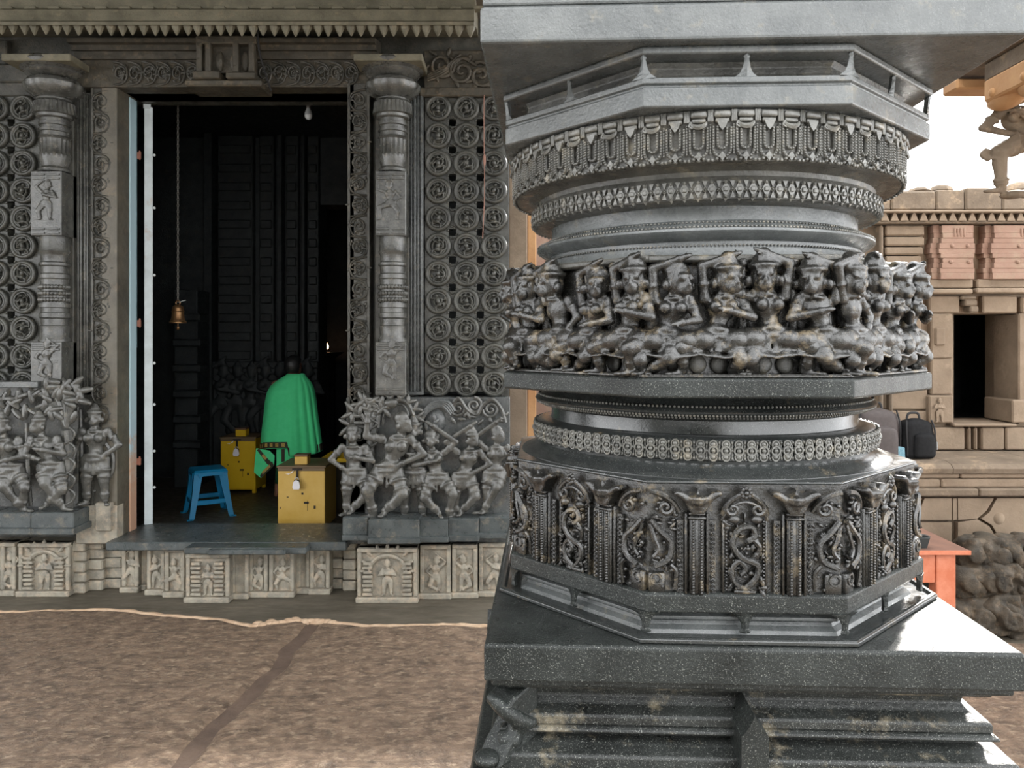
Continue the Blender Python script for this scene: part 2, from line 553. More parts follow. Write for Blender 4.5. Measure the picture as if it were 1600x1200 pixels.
def figure_mesh(name, mat, height, voxel, flat=.85, hem=False, fit=False, **kw):
    mb = figure_solids(**kw)
    mb.v = [(x * height, y * height * flat, z * height) for x, y, z in mb.v]
    if hem:
        z = .2 * height
        k = 15
        for sx in (-1, 1): mb.ell((sx * .13 * height, -.045 * height, .29 * height), (.125 * height, .115 * height, .095 * height), 12, 8)
        mb.tube([((i / k - .5) * .44 * height, (-.13 + .03 * (2 * i / k - 1) ** 2) * height * flat, z - .03 * height + .03 * height * abs(2 * i / k - 1) + .012 * height * sin(i * 1.3)) for i in range(k + 1)], .012 * height, 6)
        for i in range(k):
            mb.ell((((i + .5) / k - .5) * .44 * height, (-.15 + .03 * (2 * i / k - 1) ** 2) * height * flat, z - .05 * height + .03 * height * abs(2 * i / k - 1)), .0165 * height, 8, 6)
    if fit:
        lo = min(v[2] for v in mb.v); hi = max(v[2] for v in mb.v); s = height / (hi - lo)
        mb.v = [(x * s, y * s, (z - lo) * s) for x, y, z in mb.v]
    return remeshed(mb, name, mat, voxel)

# ------------------------------------------------------------------ the carved pillar (built round the z axis, moved into place at the end)
PC, PROT = V((.664, 2.74, 0)), -radians(2.6)
pillar = thing('pillar', (0, 0, 0), 'massive octagonal black stone pillar carved with dancers and beaded garlands on square slab', 'pillar')

def square(prof, name, mat=M_slab, bev=.006, label=None):
    mb = MB().ngon_lathe(prof, 4)
    o = mb.build(name, mat, pillar, label=label)
    if bev:
        b = o.modifiers.new('b', 'BEVEL'); b.width = bev; b.segments = 2; b.limit_method = 'ANGLE'
    return o

def octo(prof, name, mat=M_pol, bev=.004, label=None):
    o = MB().ngon_lathe(prof, 8).build(name, mat, pillar, label=label)
    if bev:
        b = o.modifiers.new('b', 'BEVEL'); b.width = bev; b.segments = 2; b.limit_method = 'ANGLE'; b.angle_limit = radians(25)
    return o

def rnd(prof, name, mat=M_pol, n=96, label=None):
    return MB().lathe(prof, n).build(name, mat, pillar, smooth=True, angle=35, label=label)

# square base: pedestal courses, then the big slab
square([(.78, 0), (.78, .30), (.74, .32), (.74, .62), (.79, .66), (.79, .80), (.74, .86), (.71, .90), (.71, 1.02), (.745, 1.06), (.752, 1.10), (.742, 1.128), (.70, 1.131)], 'pedestal')
square([(.70, 1.13), (.70, 1.172), (.694, 1.178), (.66, 1.186), (.625, 1.2), (.655, 1.218), (.668, 1.222), (.668, 1.229), (.656, 1.236)], 'lower_moulding', M_ped)
square([(.655, 1.236), (.655, 1.262), (.648, 1.266), (.615, 1.276), (.60, 1.296), (.605, 1.318), (.63, 1.33), (.654, 1.335), (.654, 1.344), (.635, 1.352)], 'upper_moulding', M_ped)
square([(.68, 1.352), (.69, 1.356), (.69, 1.374), (.708, 1.376), (.708, 1.469), (.702, 1.476)], 'base_slab', bev=.01)
for k in range(4):
    R = Matrix.Rotation(k * pi / 2, 4, 'Z')
    mb = MB()
    mb.prism([(-.035, 1.14), (.035, 1.14), (.035, 1.265), (.02, 1.28), (0, 1.318), (-.02, 1.28), (-.035, 1.265)], -.752, -.60, R)
    mb.box(-.055, .055, -.76, -.6, 1.11, 1.15, .008, R)
    mb.build('centre_block', M_slab, pillar)
    if k != 0:
        R2 = R @ Matrix.Rotation(-pi / 4, 4, 'Z')
        mb = MB().prism([(.84, 1.338), (.875, 1.34), (.925, 1.325), (.962, 1.302), (.925, 1.275), (.905, 1.255), (.93, 1.225), (.96, 1.19), (.99, 1.15), (.84, 1.15)], -.045, .045, R2)
        o = mb.build('corner_spur', M_slab, pillar); b = o.modifiers.new('b', 'BEVEL'); b.width = .008; b.segments = 2
    if k == 0:
        mb = MB()
        mb.tube(spline([(-.70, -.68, 1.325), (-.67, -.69, 1.305), (-.635, -.685, 1.275), (-.60, -.67, 1.25), (-.57, -.655, 1.243)], 5), [.012 + .012 * sin(pi * i / 20) for i in range(21)], 7, R)
        mb.ell((-.615, -.655, 1.232), (.035, .03, .022), M=R); mb.ell((-.64, -.66, 1.2), (.04, .04, .03), M=R); mb.ell((-.70, -.70, 1.165), (.04, .04, .02), M=R)
        me_ = remeshed(mb, 'corner_carving', M_slab, .007); link(me_, 'corner_carving', pillar, (0, 0, 0))

# lower octagon with its openwork foot
octo([(.688, 1.476), (.692, 1.479), (.692, 1.488), (.686, 1.492), (.676, 1.492), (.67, 1.482), (.60, 1.48)], 'foot_ring', M_pol, .0015)
octo([(.625, 1.479), (.618, 1.49), (.605, 1.5), (.60, 1.508), (.604, 1.513), (.622, 1.52), (.622, 1.528), (.606, 1.534), (.622, 1.545), (.63, 1.56)], 'foot_moulding', M_greysm, .0015)
octo([(.63, 1.553), (.652, 1.548), (.656, 1.551), (.656, 1.596), (.648, 1.602)], 'lower_band', M_slab)
octo([(.632, 1.60), (.632, 1.898), (.63, 1.903)], 'lower_octagon', M_fig, 0)
octo([(.632, 1.896), (.638, 1.898), (.638, 1.904), (.634, 1.906), (.60, 1.907)], 'octagon_rim', M_pol, .003)

def prong_mesh(down):
    mb = MB()
    s = -1 if down else 1
    # leaf-like spur with concave sides, rooted at z=0
    prof = [(.034, 0), (.018, .012), (.011, .026), (.006, .05), (.009, .056), (.004, .062)] if not down else [(.045, 0), (.022, .012), (.012, .03), (.010, .045), (.016, .054), (.012, .058)]
    rows = []
    for (hw, z) in prof:
        rows.append((hw, z))
    vs, fs = [], []
    for hw, z in rows:
        t = .012 if not down else .01 + hw * .2
        dy = -.0 + (0 if down else -.006 * z / .06)
        vs += [(-hw, dy, s * z), (0, dy - t * .5, s * z), (hw, dy, s * z), (0, dy + t, s * z)]
    n = 4
    for j in range(len(rows) - 1):
        for i in range(4):
            fs.append((j * 4 + i, j * 4 + (i + 1) % 4, (j + 1) * 4 + (i + 1) % 4, (j + 1) * 4 + i))
    fs.append((0, 1, 2, 3)); e = (len(rows) - 1) * 4; fs.append((e, e + 1, e + 2, e + 3))
    mb.add(vs, fs)
    return mb.mesh('prong', M_greysm if not down else M_slab)

def around(me, name, n, r, z, phase=-pi / 2, scale=(1, 1, 1), kind=None):
    o = None
    for i in range(n):
        a = phase + 2 * pi * i / n
        loc = (r * cos(a), r * sin(a), z)
        if o is None:
            o = first = link(me, name, pillar, loc, a + pi / 2, scale)
        else:
            copy_at(first, pillar, loc, a + pi / 2, scale)

c8 = 1 / cos(pi / 8)
pm = prong_mesh(True)
around(pm, 'lower_prong', 8, .648, 1.552)
around(pm, 'lower_prong', 8, .648 * c8, 1.552, -pi / 2 + pi / 8)

# small beads helper
def beads(mb, pts, r, seg=6, rings=4, flat=1.0):
    for p in pts: mb.ell(p, (r, r * flat, r), seg, rings)

def along(pts, step):
    """points at equal steps along a polyline"""
    pts = [V(p) for p in pts]
    out, acc = [pts[0]], 0.0
    for a, b in zip(pts, pts[1:]):
        L = (b - a).length
        while acc + L >= step:
            t = (step - acc) / L
            a = a.lerp(b, t); out.append(a); L = (b - a).length; acc = 0.0
        acc += L
    return out

def bead_ring(name, r, z, step, br, mat=M_bead, zoff=0):
    mb = MB()
    n = int(2 * pi * r / step)
    for i in range(n):
        a = 2 * pi * i / n
        mb.ell((r * cos(a), r * sin(a), z), br, 6, 4)
    mb.build(name, mat, pillar, smooth=True, angle=None, kind='stuff')

# lotus pilasters and scroll panels of the lower octagon; local: x along face, y out of face (negative), z from the band up (0 .. .298)
def leaf(mb, x, z, ang, L, wd, y=-.006, th=.008):
    R = Matrix.Rotation(-ang, 3, 'Y')
    mb.ell((x + cos(ang) * L * .5, y, z + sin(ang) * L * .5), (L * .55, th, wd), 7, 5, R=R)

def lotus_pilaster():
    mb = MB()
    H = .298
    mb.box(-.02, .02, -.024, .01, .0, .215, .004)
    for x in (-.011, .011):
        mb.box(x - .006, x + .006, -.028, 0, .0, .205, .002)
        beads(mb, [(x, -.03, .006 + i * .0078) for i in range(26)], .0046, 6, 4)
    for x in (-.029, .029):
        mb.box(x - .0035, x + .0035, -.02, .01, 0, .22, .0015)
    for x in (-.044, .044):
        mb.box(x - .009, x + .009, -.012, .01, .0, .2)
        for i in range(15):
            z = .008 + i * .0128
            mb.ring((x, -.014, z), .0052, .0024, 8, 4)
            mb.ell((x, -.015, z), .0032, 5, 4)
    mb.box(-.024, .024, -.03, 0, .205, .212, .002); mb.box(-.022, .022, -.028, 0, .216, .223, .002)
    # lotus: tulip cup with curled side petals
    half = [(0, .222), (.017, .222), (.026, .234), (.034, .25), (.046, .264), (.062, .270), (.067, .277), (.058, .286), (.042, .284), (.026, .274), (.012, .268), (.006, .276), (0, .292)]
    tl = MB().prism(half + [(-x, z) for x, z in half[-2:0:-1]], -.04, 0)
    for z, w_, d in ((.228, .02, .03), (.24, .028, .046), (.254, .034, .056), (.265, .036, .058)): tl.ell((0, -.002, z), (w_, d, .014), 12, 6)
    for sx in (-1, 1): tl.cap((sx * .03, -.036, .262), (sx * .056, -.04, .279), .011, .007)
    tm = remeshed(tl, 'lotus', None, .0042, 2)
    mb.add([v.co for v in tm.vertices], [list(p.vertices) for p in tm.polygons])
    return mb.mesh('lotus_pilaster', M_fig, True, 45)

def scroll_panel(kind):
    mb = MB()
    rg = random.Random(kind)
    # cusped arch with swag and flower pendant
    mb.tube(spline([(-.06, -.012, .215), (-.052, -.018, .24), (-.03, -.022, .262), (0, -.026, .276), (.03, -.022, .262), (.052, -.018, .24), (.06, -.012, .215)], 5), .007, 7)
    mb.tube(spline([(-.062, -.01, .2), (-.05, -.016, .222), (-.028, -.02, .243), (0, -.022, .252), (.028, -.02, .243), (.05, -.016, .222), (.062, -.01, .2)], 5), .0045, 6)
    for sx in (-1, 1):
        p, r = spiral(sx * .034, .232, .022, 1.4, pi / 2, .007, -.018, 18, sgn=-sx)
        mb.tube(p, r, 6)
        mb.ell((sx * .03, -.02, .205), (.017, .012, .012))
    for i in range(8):
        a = 2 * pi * i / 8
        mb.ell((.012 * cos(a), -.028, .278 + .012 * sin(a)), (.007, .006, .007), 6, 4)
    mb.ell((0, -.032, .278), .007)
    # vine body: pot, S-scrolls, leaves
    if kind % 2 == 0:
        for sx in (-1, 1):
            mb.tube(spline([(sx * .006, -.012, .02), (sx * .03, -.016, .05), (sx * .036, -.018, .09), (sx * .02, -.02, .125), (sx * .03, -.02, .155), (sx * .022, -.02, .185), (sx * .004, -.018, .2)], 5), .0075, 7)
            p, r = spiral(sx * .014, .15, .02, 1.5, 0 if sx > 0 else pi, .006, -.016, 18, sgn=sx); mb.tube(p, r, 6)
            p, r = spiral(sx * .016, .075, .019, 1.5, 0 if sx > 0 else pi, .006, -.016, 18, sgn=-sx); mb.tube(p, r, 6)
        mb.ell((0, -.016, .112), (.009, .01, .028))
    else:
        mb.tube(spline([(0, -.012, .012), (.03, -.016, .045), (.032, -.018, .08), (-.01, -.02, .1), (-.034, -.02, .135), (-.02, -.02, .175), (.016, -.02, .185), (.026, -.02, .16), (.006, -.02, .145)], 6), .0085, 7)
        mb.tube(spline([(0, -.012, .012), (-.03, -.016, .035), (-.034, -.018, .07), (-.016, -.02, .09), (.0, -.02, .07), (-.014, -.02, .055)], 6), .0075, 7)
        mb.tube(spline([(.03, -.014, .1), (.038, -.02, .13), (.022, -.02, .15)], 5), .007, 6)
    for i in range(58):
        x, z = rg.uniform(-.052, .052), rg.uniform(.01, .2)
        leaf(mb, x, z, rg.uniform(0, 2 * pi), rg.uniform(.014, .028), rg.uniform(.004, .007), -.008 - rg.random() * .008, .009)
    for sx in (-1, 1):
        for i in range(20): mb.ell((sx * .0505, -.013, .012 + i * .0098), (.0045, .006, .0042), 6, 4)
    for i in range(16):
        x, z = rg.uniform(-.048, .048), rg.uniform(.01, .195)
        mb.ell((x, -.012, z), rg.uniform(.004, .006), 6, 4)
    for sx in (-1, 1):
        mb.box(sx * .058 - .0035, sx * .058 + .0035, -.014, .01, 0, .2, .0015)
    # foot: little stepped niche
    mb.box(-.03, .03, -.018, .01, 0, .012, .003); mb.box(-.022, .022, -.02, .01, .012, .02, .003)
    return mb.mesh('scroll_panel', M_fig, True, 50)

def corner_scroll(sgn):
    mb = MB()
    rg = random.Random(77 + sgn)
    s = sgn
    mb.tube(spline([(-s * .036, -.014, .225), (-s * .02, -.02, .25), (s * .01, -.024, .272), (s * .042, -.02, .28)], 6), .007, 7)
    p, r = spiral(0, .235, .024, 1.5, pi / 2, .007, -.016, 20, sgn=s); mb.tube(p, r, 6)
    mb.tube(spline([(s * .04, -.012, .2), (s * .014, -.018, .17), (-s * .014, -.02, .14), (-s * .008, -.02, .095), (s * .03, -.02, .075)], 6), .0085, 7)
    mb.tube(spline([(s * .042, -.012, .19), (s * .03, -.018, .15), (s * .02, -.02, .12), (s * .034, -.02, .1)], 6), .006, 6)
    mb.tube(spline([(-s * .026, -.012, .01), (-s * .028, -.018, .06), (-s * .012, -.02, .08)], 6), .006, 6)
    mb.box(min(0, s * .045), max(0, s * .045), -.014, .01, 0, .055, .003)
    mb.ring((s * .026, -.016, .04), .014, .004, 12, 5)
    for i in range(42):
        x, z = rg.uniform(-.038, .038), rg.uniform(.06, .26)
        leaf(mb, x, z, rg.uniform(0, 2 * pi), rg.uniform(.012, .024), rg.uniform(.004, .0065), -.008 - rg.random() * .006, .008)
    for i in range(10):
        mb.ell((rg.uniform(-.036, .036), -.012, rg.uniform(.01, .25)), rg.uniform(.004, .006), 6, 4)
    return mb.mesh('corner_scroll', M_fig, True, 50)

lp = lotus_pilaster()
sc = [scroll_panel(1), scroll_panel(2), scroll_panel(3)]
cs = {1: corner_scroll(1), -1: corner_scroll(-1)}
def on_face(me, name, k, x, a, z, scale=(1, 1, 1)):
    ph = k * pi / 4
    R = Matrix.Rotation(ph, 3, 'Z')
    p = R @ V((x, -a, z))
    return link(me, name, pillar, p, ph, scale)
for k in range(8):
    for x in (-.131, .131):
        on_face(lp, 'lotus_pilaster', k, x, .634, 1.60)
    on_face(sc[(k * 2) % 3 if k != 0 else 0], 'scroll_panel', k, 0, .634, 1.60)
    for s in (1, -1):
        on_face(cs[s], 'corner_scroll', k, s * .215, .634, 1.60)

# round drum between octagon and dancers
rnd([(.628, 1.904), (.627, 1.908), (.62, 1.912), (.605, 1.917), (.588, 1.923), (.575, 1.931), (.570, 1.94), (.572, 1.948), (.578, 1.952), (.574, 2.008), (.568, 2.012), (.536, 2.016)], 'lower_drum')
rnd([(.536, 2.014), (.524, 2.018), (.522, 2.03), (.522, 2.056), (.53, 2.062)], 'lower_neck', M_pol)
rnd([(.53, 2.06), (.545, 2.064), (.562, 2.072), (.578, 2.081), (.581, 2.087), (.577, 2.093), (.56, 2.103), (.545, 2.118), (.538, 2.13), (.536, 2.14)], 'lower_disc', M_pol)
bead_ring('bead_row', .572, 2.0765, .0105, .0042)
bead_ring('bead_row', .556, 2.0685, .0105, .0036)
bead_ring('bead_row', .566, 2.101, .0125, .0042)

def boss():
    mb = MB()
    mb.ell((0, -.003, .018), (.0085, .009, .0085)); mb.ell((0, -.003, -.018), (.0085, .009, .0085))
    mb.ring((0, -.006, .018), .0105, .003, 10, 5); mb.ring((0, -.006, -.018), .0105, .003, 10, 5)
    mb.ring((0, -.008, 0), .0125, .0036, 12, 5); mb.ell((0, -.008, 0), (.007, .008, .007))
    mb.box(.0155, .0185, -.004, .006, -.024, .024)
    mb.ell((.017, -.005, 0), .005); mb.ell((.017, -.004, .022), (.004, .006, .006)); mb.ell((.017, -.004, -.022), (.004, .006, .006))
    return mb.mesh('jewel_boss', M_bead, True, 50)
around(boss(), 'jewel_boss', 104, .576, 1.98, scale=(1, 1, 1.0))

# plate and ring of dancers
octo([(.66, 2.137), (.672, 2.134), (.678, 2.138), (.678, 2.185), (.672, 2.19), (.60, 2.191)], 'middle_plate', M_slab, .004)
octo([(.60, 2.19), (.60, 2.50), (.59, 2.52), (.56, 2.53)], 'frieze_core', M_fig, .004)
poses = [
    dict(up='up', arm2='chest', legL='lunge', legR='bent', lean=.05, drop=.17, hipx=-.03, headturn=.35),
    dict(up='up', arm2='hip', legL='bent', legR='side', lean=-.06, drop=.17, hipx=.03, headturn=-.3, female=False),
    dict(up='upout', arm2='up', legL='bent', legR='lunge', lean=-.04, drop=.17, hipx=.02, headturn=-.2),
    dict(up='up', arm2='fwd', legL='lunge', legR='side', lean=.06, drop=.17, hipx=-.03, headturn=.5, crown=False),
    dict(up='chest', arm2='up', legL='side', legR='lunge', lean=-.06, drop=.17, hipx=.03, headturn=-.45, female=False),
    dict(up='up', arm2='chest', legL='bent', legR='bent', lean=.03, drop=.17, hipx=-.02, headturn=.1, staff=False),
]
FH = .352
figs = [figure_mesh('dancer', M_fig, FH, .0046, 1.0, hem=True, fit=True, hs=1.42, fat=1.12, **p) for p in poses]
order = [[3, 0, 2, 4], [1, 2, 5, 0], [4, 3, 1, 2], [0, 5, 4, 3], [2, 1, 0, 4], [5, 3, 2, 0], [1, 4, 5, 2], [5, 1, 3, 0]]
for k in range(8):
    for j in range(4):
        me = figs[order[k][j]]
        o = on_face(me, 'dancer', k, (-.2045, -.068, .068, .2045)[j], .628, 2.192, (1.0, 1.0, .97 + .02 * ((k * 4 + j) % 3)))
        o.rotation_euler.z += (-.06, 0, .03, .06)[j]
    # baton columns between dancers, backing leaves
    def baton():
        mb = MB()
        mb.cap((0, -.02, .115), (0, -.02, .30), .013, .015, 8)
        mb.ell((0, -.022, .312), (.018, .018, .016)); mb.ring((0, -.02, .27), .014, .005, 10, 5, axis='z')
        mb.tube([(-.026, -.016, .10), (0, -.022, .20), (.026, -.016, .10)], .008, 6)
        beads(mb, [(0, -.03, .11 + i * .009) for i in range(10)], .0045)
        return mb.mesh('baton', M_fig, True, 50)
    if k == 0: bat = baton()
    on_face(bat, 'baton', k, -.136 if k % 2 else 0.0, .603, 2.192)
    on_face(bat, 'baton', k, .136, .603, 2.192)
    # line of feet rests: beaded plinth strip
    mb = MB()
    R = Matrix.Rotation(k * pi / 4, 4, 'Z')
    mb.box(-.275, .275, -.668, -.6, 2.19, 2.2, .003, R)
    mb.build('standing_strip', M_fig, pillar)
    if k == 0: sb = MB().ell((0, 0, 0), (.025, .009, .026), 12, 8).mesh('backing_boss', M_grey, True)
    for i in range(9): on_face(sb, 'backing_boss', k, -.24 + .06 * i, .608, 2.225)
    mb = MB()
    mb.box(-.262, .262, -.632, -.55, 2.508, 2.528, .006, R)
    mb.build('frieze_backing', M_grey, pillar, smooth=True)

# upper drum
rnd([(.555, 2.525), (.548, 2.535), (.538, 2.55), (.534, 2.566), (.533, 2.578), (.548, 2.584), (.57, 2.598), (.574, 2.604), (.572, 2.611), (.562, 2.618), (.546, 2.625), (.53, 2.634), (.522, 2.64)], 'upper_disc', M_greysm)
bead_ring('bead_row', .538, 2.5655, .0115, .0038)
bead_ring('bead_row', .569, 2.615, .0115, .0045)
bead_ring('bead_row', .538, 2.632, .0115, .0036)
rnd([(.522, 2.636), (.520, 2.645), (.520, 2.68), (.528, 2.687)], 'upper_neck', M_greysm)
rnd([(.53, 2.682), (.575, 2.687), (.581, 2.69), (.584, 2.71), (.583, 2.738), (.576, 2.748), (.57, 2.757), (.574, 2.77), (.60, 2.782), (.63, 2.785)], 'upper_drum', M_grey)
def diamond():
    mb = MB()
    mb.prism([(0, -.023), (.0125, 0), (0, .023), (-.0125, 0)], -.008, .004)
    mb.box(-.006, .006, -.013, 0, -.0065, .0065, .002)
    for s in (-1, 1):
        mb.ell((0, -.006, s * .0195), (.006, .007, .006), 6, 4)
        mb.prism([(.019 - .007, s * .024), (.019 + .007, s * .024), (.019, s * .005)], -.006, .004)
    mb.ring((.019, -.005, 0), .0055, .0024, 8, 4)
    mb.ell((.019, -.006, 0), .0035, 6, 4)
    mb.add([(-.006, -.004, -.025), (.006, -.004, -.025), (0, .0, -.034), (-.006, .008, -.025), (.006, .008, -.025), (0, .008, -.034)], [(0, 1, 2), (3, 5, 4), (0, 2, 5, 3), (1, 4, 5, 2), (0, 3, 4, 1)])
    return mb.mesh('diamond_flower', M_bead, True, 30)
around(diamond(), 'diamond_flower', 98, .584, 2.716)

# garland band
rnd([(.60, 2.783), (.635, 2.779), (.646, 2.782), (.648, 2.79), (.648, 2.895), (.655, 2.905), (.655, 2.92), (.62, 2.924)], 'garland_band', M_grey)
def garland(var):
    mb = MB()
    w_ = .0635
    # hanging plate, clasp and crescent
    mb.box(-.022, .022, -.02, .004, -.021, -.003, .004); mb.box(-.019, .019, -.014, .004, -.034, -.021, .003)
    for sx in (-1, 1): mb.cap((sx * .0265, -.012, -.002), (sx * .0265, -.012, -.03), .0032, .0032, 6)
    mb.cap((w_ / 2, -.012, -.002), (w_ / 2, -.012, -.03), .0028, .0028, 6)
    if var == 0:
        p = [V((cos(a) * .021, -.014, -.032 + sin(a) * .014)) for a in [pi + pi * i / 10 for i in range(11)]]
        mb.tube(p, [.002 + .006 * sin(pi * i / 10) for i in range(11)], 6)
        mb.tube(spline([(-.02, -.012, -.03), (-.026, -.014, -.042), (-.016, -.014, -.048)], 4), .003, 5)
    else:
        mb.prism([(-.015, -.03), (.015, -.03), (.008, -.046), (0, -.056), (-.008, -.046)], -.016, .0)
    # nested U strands of beads
    for hw, bot in ((.0235, -.128), (.0125, -.104)):
        path = [(-hw, -.006, -.046)] + [(-hw, -.006, bot + hw)] + [(hw * cos(a), -.006, bot + hw + hw * sin(a)) for a in [pi + pi * i / 8 for i in range(1, 8)]] + [(hw, -.006, bot + hw), (hw, -.006, -.046)]
        mb.tube(path, .0042, 5)
        pts = along(path, .0078)
        for p in pts: mb.ell(p + V((0, -.004, 0)), (.0036, .0036, .0036), 6, 4)
        q = [(p[0] * (1 + .005 / hw), -.002, p[2] - (.005 if p[2] < bot + hw else 0)) for p in path]
    path = [(-.0315, -.004, -.04), (-.0315, -.004, -.118)]
    mb.tube(path, .0032, 5)
    for p in along(path, .0078): mb.ell(p + V((0, -.003, 0)), .003, 5, 4)
    # bottom tassel
    mb.prism([(-.009, -.124), (0, -.112), (.009, -.124), (0, -.139)], -.012, .0)
    for k in range(5): mb.ell(((k - 2) * .013, -.004, -.135 + .004 * (abs(k - 2) % 2)), (.0055, .006, .0055), 6, 4)
    return mb.mesh('garland', M_bead, True, 45)
g = [garland(0), garland(1)]
around(g[0], 'garland', 33, .65, 2.918)
around(g[1], 'garland', 33, .65, 2.918, -pi / 2 + pi / 33)

# top octagon: fascia with upright spurs, recess, rim plate
octo([(.60, 2.92), (.668, 2.922), (.673, 2.926), (.673, 2.975), (.664, 2.979), (.664, 2.984), (.672, 2.988), (.672, 3.002), (.664, 3.006), (.62, 3.004)], 'fascia', M_greysm, .002)
octo([(.625, 3.0), (.617, 3.012), (.603, 3.03), (.60, 3.05), (.612, 3.068)], 'upper_recess', M_grey, .002)
octo([(.655, 3.064), (.676, 3.064), (.68, 3.068), (.68, 3.081), (.675, 3.0865)], 'rim_plate', M_greysm, .002)
pu = prong_mesh(False)
around(pu, 'upper_prong', 8, .664, 3.002)
around(pu, 'upper_prong', 8, .664 * c8, 3.002, -pi / 2 + pi / 8)
square([(.71, 3.087), (.718, 3.09), (.718, 3.182), (.712, 3.187), (.70, 3.19)], 'capital_slab', M_greysm, .006)
square([(.712, 3.19), (.712, 3.32), (.60, 3.36), (.46, 3.40), (.46, 4.7), (.62, 4.78), (.62, 4.9), (.75, 5.05), (.75, 5.218)], 'upper_shaft', M_greysm, .006)
pillar.location = PC
pillar.rotation_euler = (0, 0, PROT)
# ------------------------------------------------------------------ setting: ground, hall ceiling, carved entrance wall, dark inner room
def pbox(mb, p0, y0, p1, y1, Yf, Yb, ch=0.0):
    return mb.box(wx(p0, Yf), wx(p1, Yf), Yf, Yb, wz(y1, Yf), wz(y0, Yf), ch)

floor = struct(MB().box(-14, 14, -8, 16, -.3, 0).build('floor', M_floord), 'dark polished stone floor along the foot of the entrance wall')
# big brown paving slabs, a little proud, with ragged edges
EDGE = [(-9, 6.3), (-5.2, 6.38), (-4.2, 6.36), (-3.3, 6.42), (-2.9, 6.3), (-2.4, 6.2), (-2.05, 6.06), (-1.75, 6.16), (-1.5, 6.14), (-1.1, 6.05), (-.5, 6.08), (0, 6.05), (1.2, 5.9), (3, 5.75), (5, 5.72), (9, 5.7)]
def edge_at(x):
    for (a, ya), (b, yb) in zip(EDGE, EDGE[1:]):
        if a <= x <= b: return ya + (yb - ya) * (x - a) / (b - a)
    return 6.0
def joint1(y): return -1.55 - .1 * (6.1 - y) + .02 * sin(y * 4.0) + .012 * sin(y * 11)
def joint2(y): return 1.9 + .03 * sin(y * 3)
def slab(name, xl, xr, nx, ny, y0=-.2, label=None):
    vs, fs = [], []
    for j in range(ny + 1):
        v = j / ny
        v = 1 - (1 - v) ** 1.0
        for i in range(nx + 1):
            u = i / nx
            y1 = edge_at(0)
            ya = y0 + (6.1 - y0) * v
            x = xl(ya) + (xr(ya) - xl(ya)) * u
            y = y0 + (edge_at(x) + .02 * noise.noise((x * 5, 1, 0)) + .012 * noise.noise((x * 17, 3, 0)) - y0) * v
            ed = min(u * nx, (nx - u * nx), (ny - j)) 
            z = .03 + .008 * noise.noise((x * 2.2, y * 3.1, 0)) + .006 * noise.noise((x * 7, y * 11, 4)) + .004 * noise.noise((x * 16, y * 24, 8))
            if ed < .5: z = .012
            vs.append((x, y, z))
    w_ = nx + 1
    for j in range(ny):
        for i in range(nx):
            fs.append((j * w_ + i, j * w_ + i + 1, (j + 1) * w_ + i + 1, (j + 1) * w_ + i))
    n = len(vs)
    # skirt
    rim = [i for i in range(w_)] + [j * w_ + nx for j in range(1, ny + 1)] + [ny * w_ + i for i in range(nx - 1, -1, -1)] + [j * w_ for j in range(ny - 1, 0, -1)]
    for k in rim: vs.append((vs[k][0], vs[k][1], -.02))
    for a in range(len(rim)):
        b = (a + 1) % len(rim)
        fs.append((rim[a], rim[b], n + b, n + a))
    return MB().add(vs, fs).build(name, M_slabf, floor, smooth=True, angle=50, label=label)
slab('paving_slab', lambda y: -8.0, lambda y: joint1(y) - .05 + .012 * noise.noise((y * 6, 0, 0)), 130, 150, .6)
slab('paving_slab', lambda y: joint1(y) + .04 + .02 * noise.noise((y * 5, 7, 0)), lambda y: joint2(y) - .02, 90, 150, .6)
slab('paving_slab', lambda y: joint2(y) + .02, lambda y: 8.0, 80, 100, .6)
# joint filling and pale mortar lip
mb = MB()
vs, fs = [], []
for i in range(90):
    y = .6 + i * (5.5 / 89)
    for dx in (-.075, -.02, .02, .075):
        vs.append((joint1(y) + dx, y, .016 + .008 * noise.noise((dx * 40, y * 6, 2))))
for i in range(89):
    for j in range(3): fs.append((i * 4 + j, i * 4 + j + 1, i * 4 + j + 5, i * 4 + j + 4))
mb.add(vs, fs)
mb.build('joint_filling', stone('joint_earth', (.075, .05, .037), (.15, .1, .07), 6, .8, .1, None, 0, 0, .8, 50), floor, smooth=True)
mb = MB()
pts, rad = [], []
for i in range(220):
    x = -6.2 + i * .036
    y = edge_at(x) + .02 * noise.noise((x * 5, 1, 0)) + .012 * noise.noise((x * 17, 3, 0)) + .006
    pts.append((x, y, .012)); rad.append(.022 + .01 * noise.noise((x * 9, 5, 1)))
mb.tube(pts, rad, 6)
mb.build('mortar_lip', M_mortar, floor, smooth=True)
mb = MB()
for i in range(14):
    rg = random.Random(i)
    x = -2.02 + .045 * i
    mb.ell((x, edge_at(x) + rg.uniform(-.01, .05), .015), (.05, rg.uniform(.02, .05), .026), 8, 5)
mb.build('mortar_lump', M_mortar, floor, smooth=True)

ceiling = struct(MB().box(-9, 2.2, .9, 7.4, 5.22, 5.5).build('ceiling', M_ceil), 'dark stone ceiling over the pillared hall')

# unseen bay added behind the viewer; roof, walls and open strip shape the light
struct(MB().box(-9, 2.2, -12, -4.6, 5.22, 5.5).build('ceiling', M_ceil), 'dark stone ceiling of the unseen bay added behind the viewer for contrast')
struct(MB().box(-9.3, -9, -12, -4.6, 0, 5.5).box(-9.3, -9, 4.0, 7.4, 0, 5.5).build('wall_left', M_wall), 'unseen side wall added to the pillared hall to limit the light')
struct(MB().box(-9, 2.2, -12.3, -12, 0, 5.5).build('wall_front', M_wall), 'rear wall of the unseen bay added behind the viewer to darken reflections')

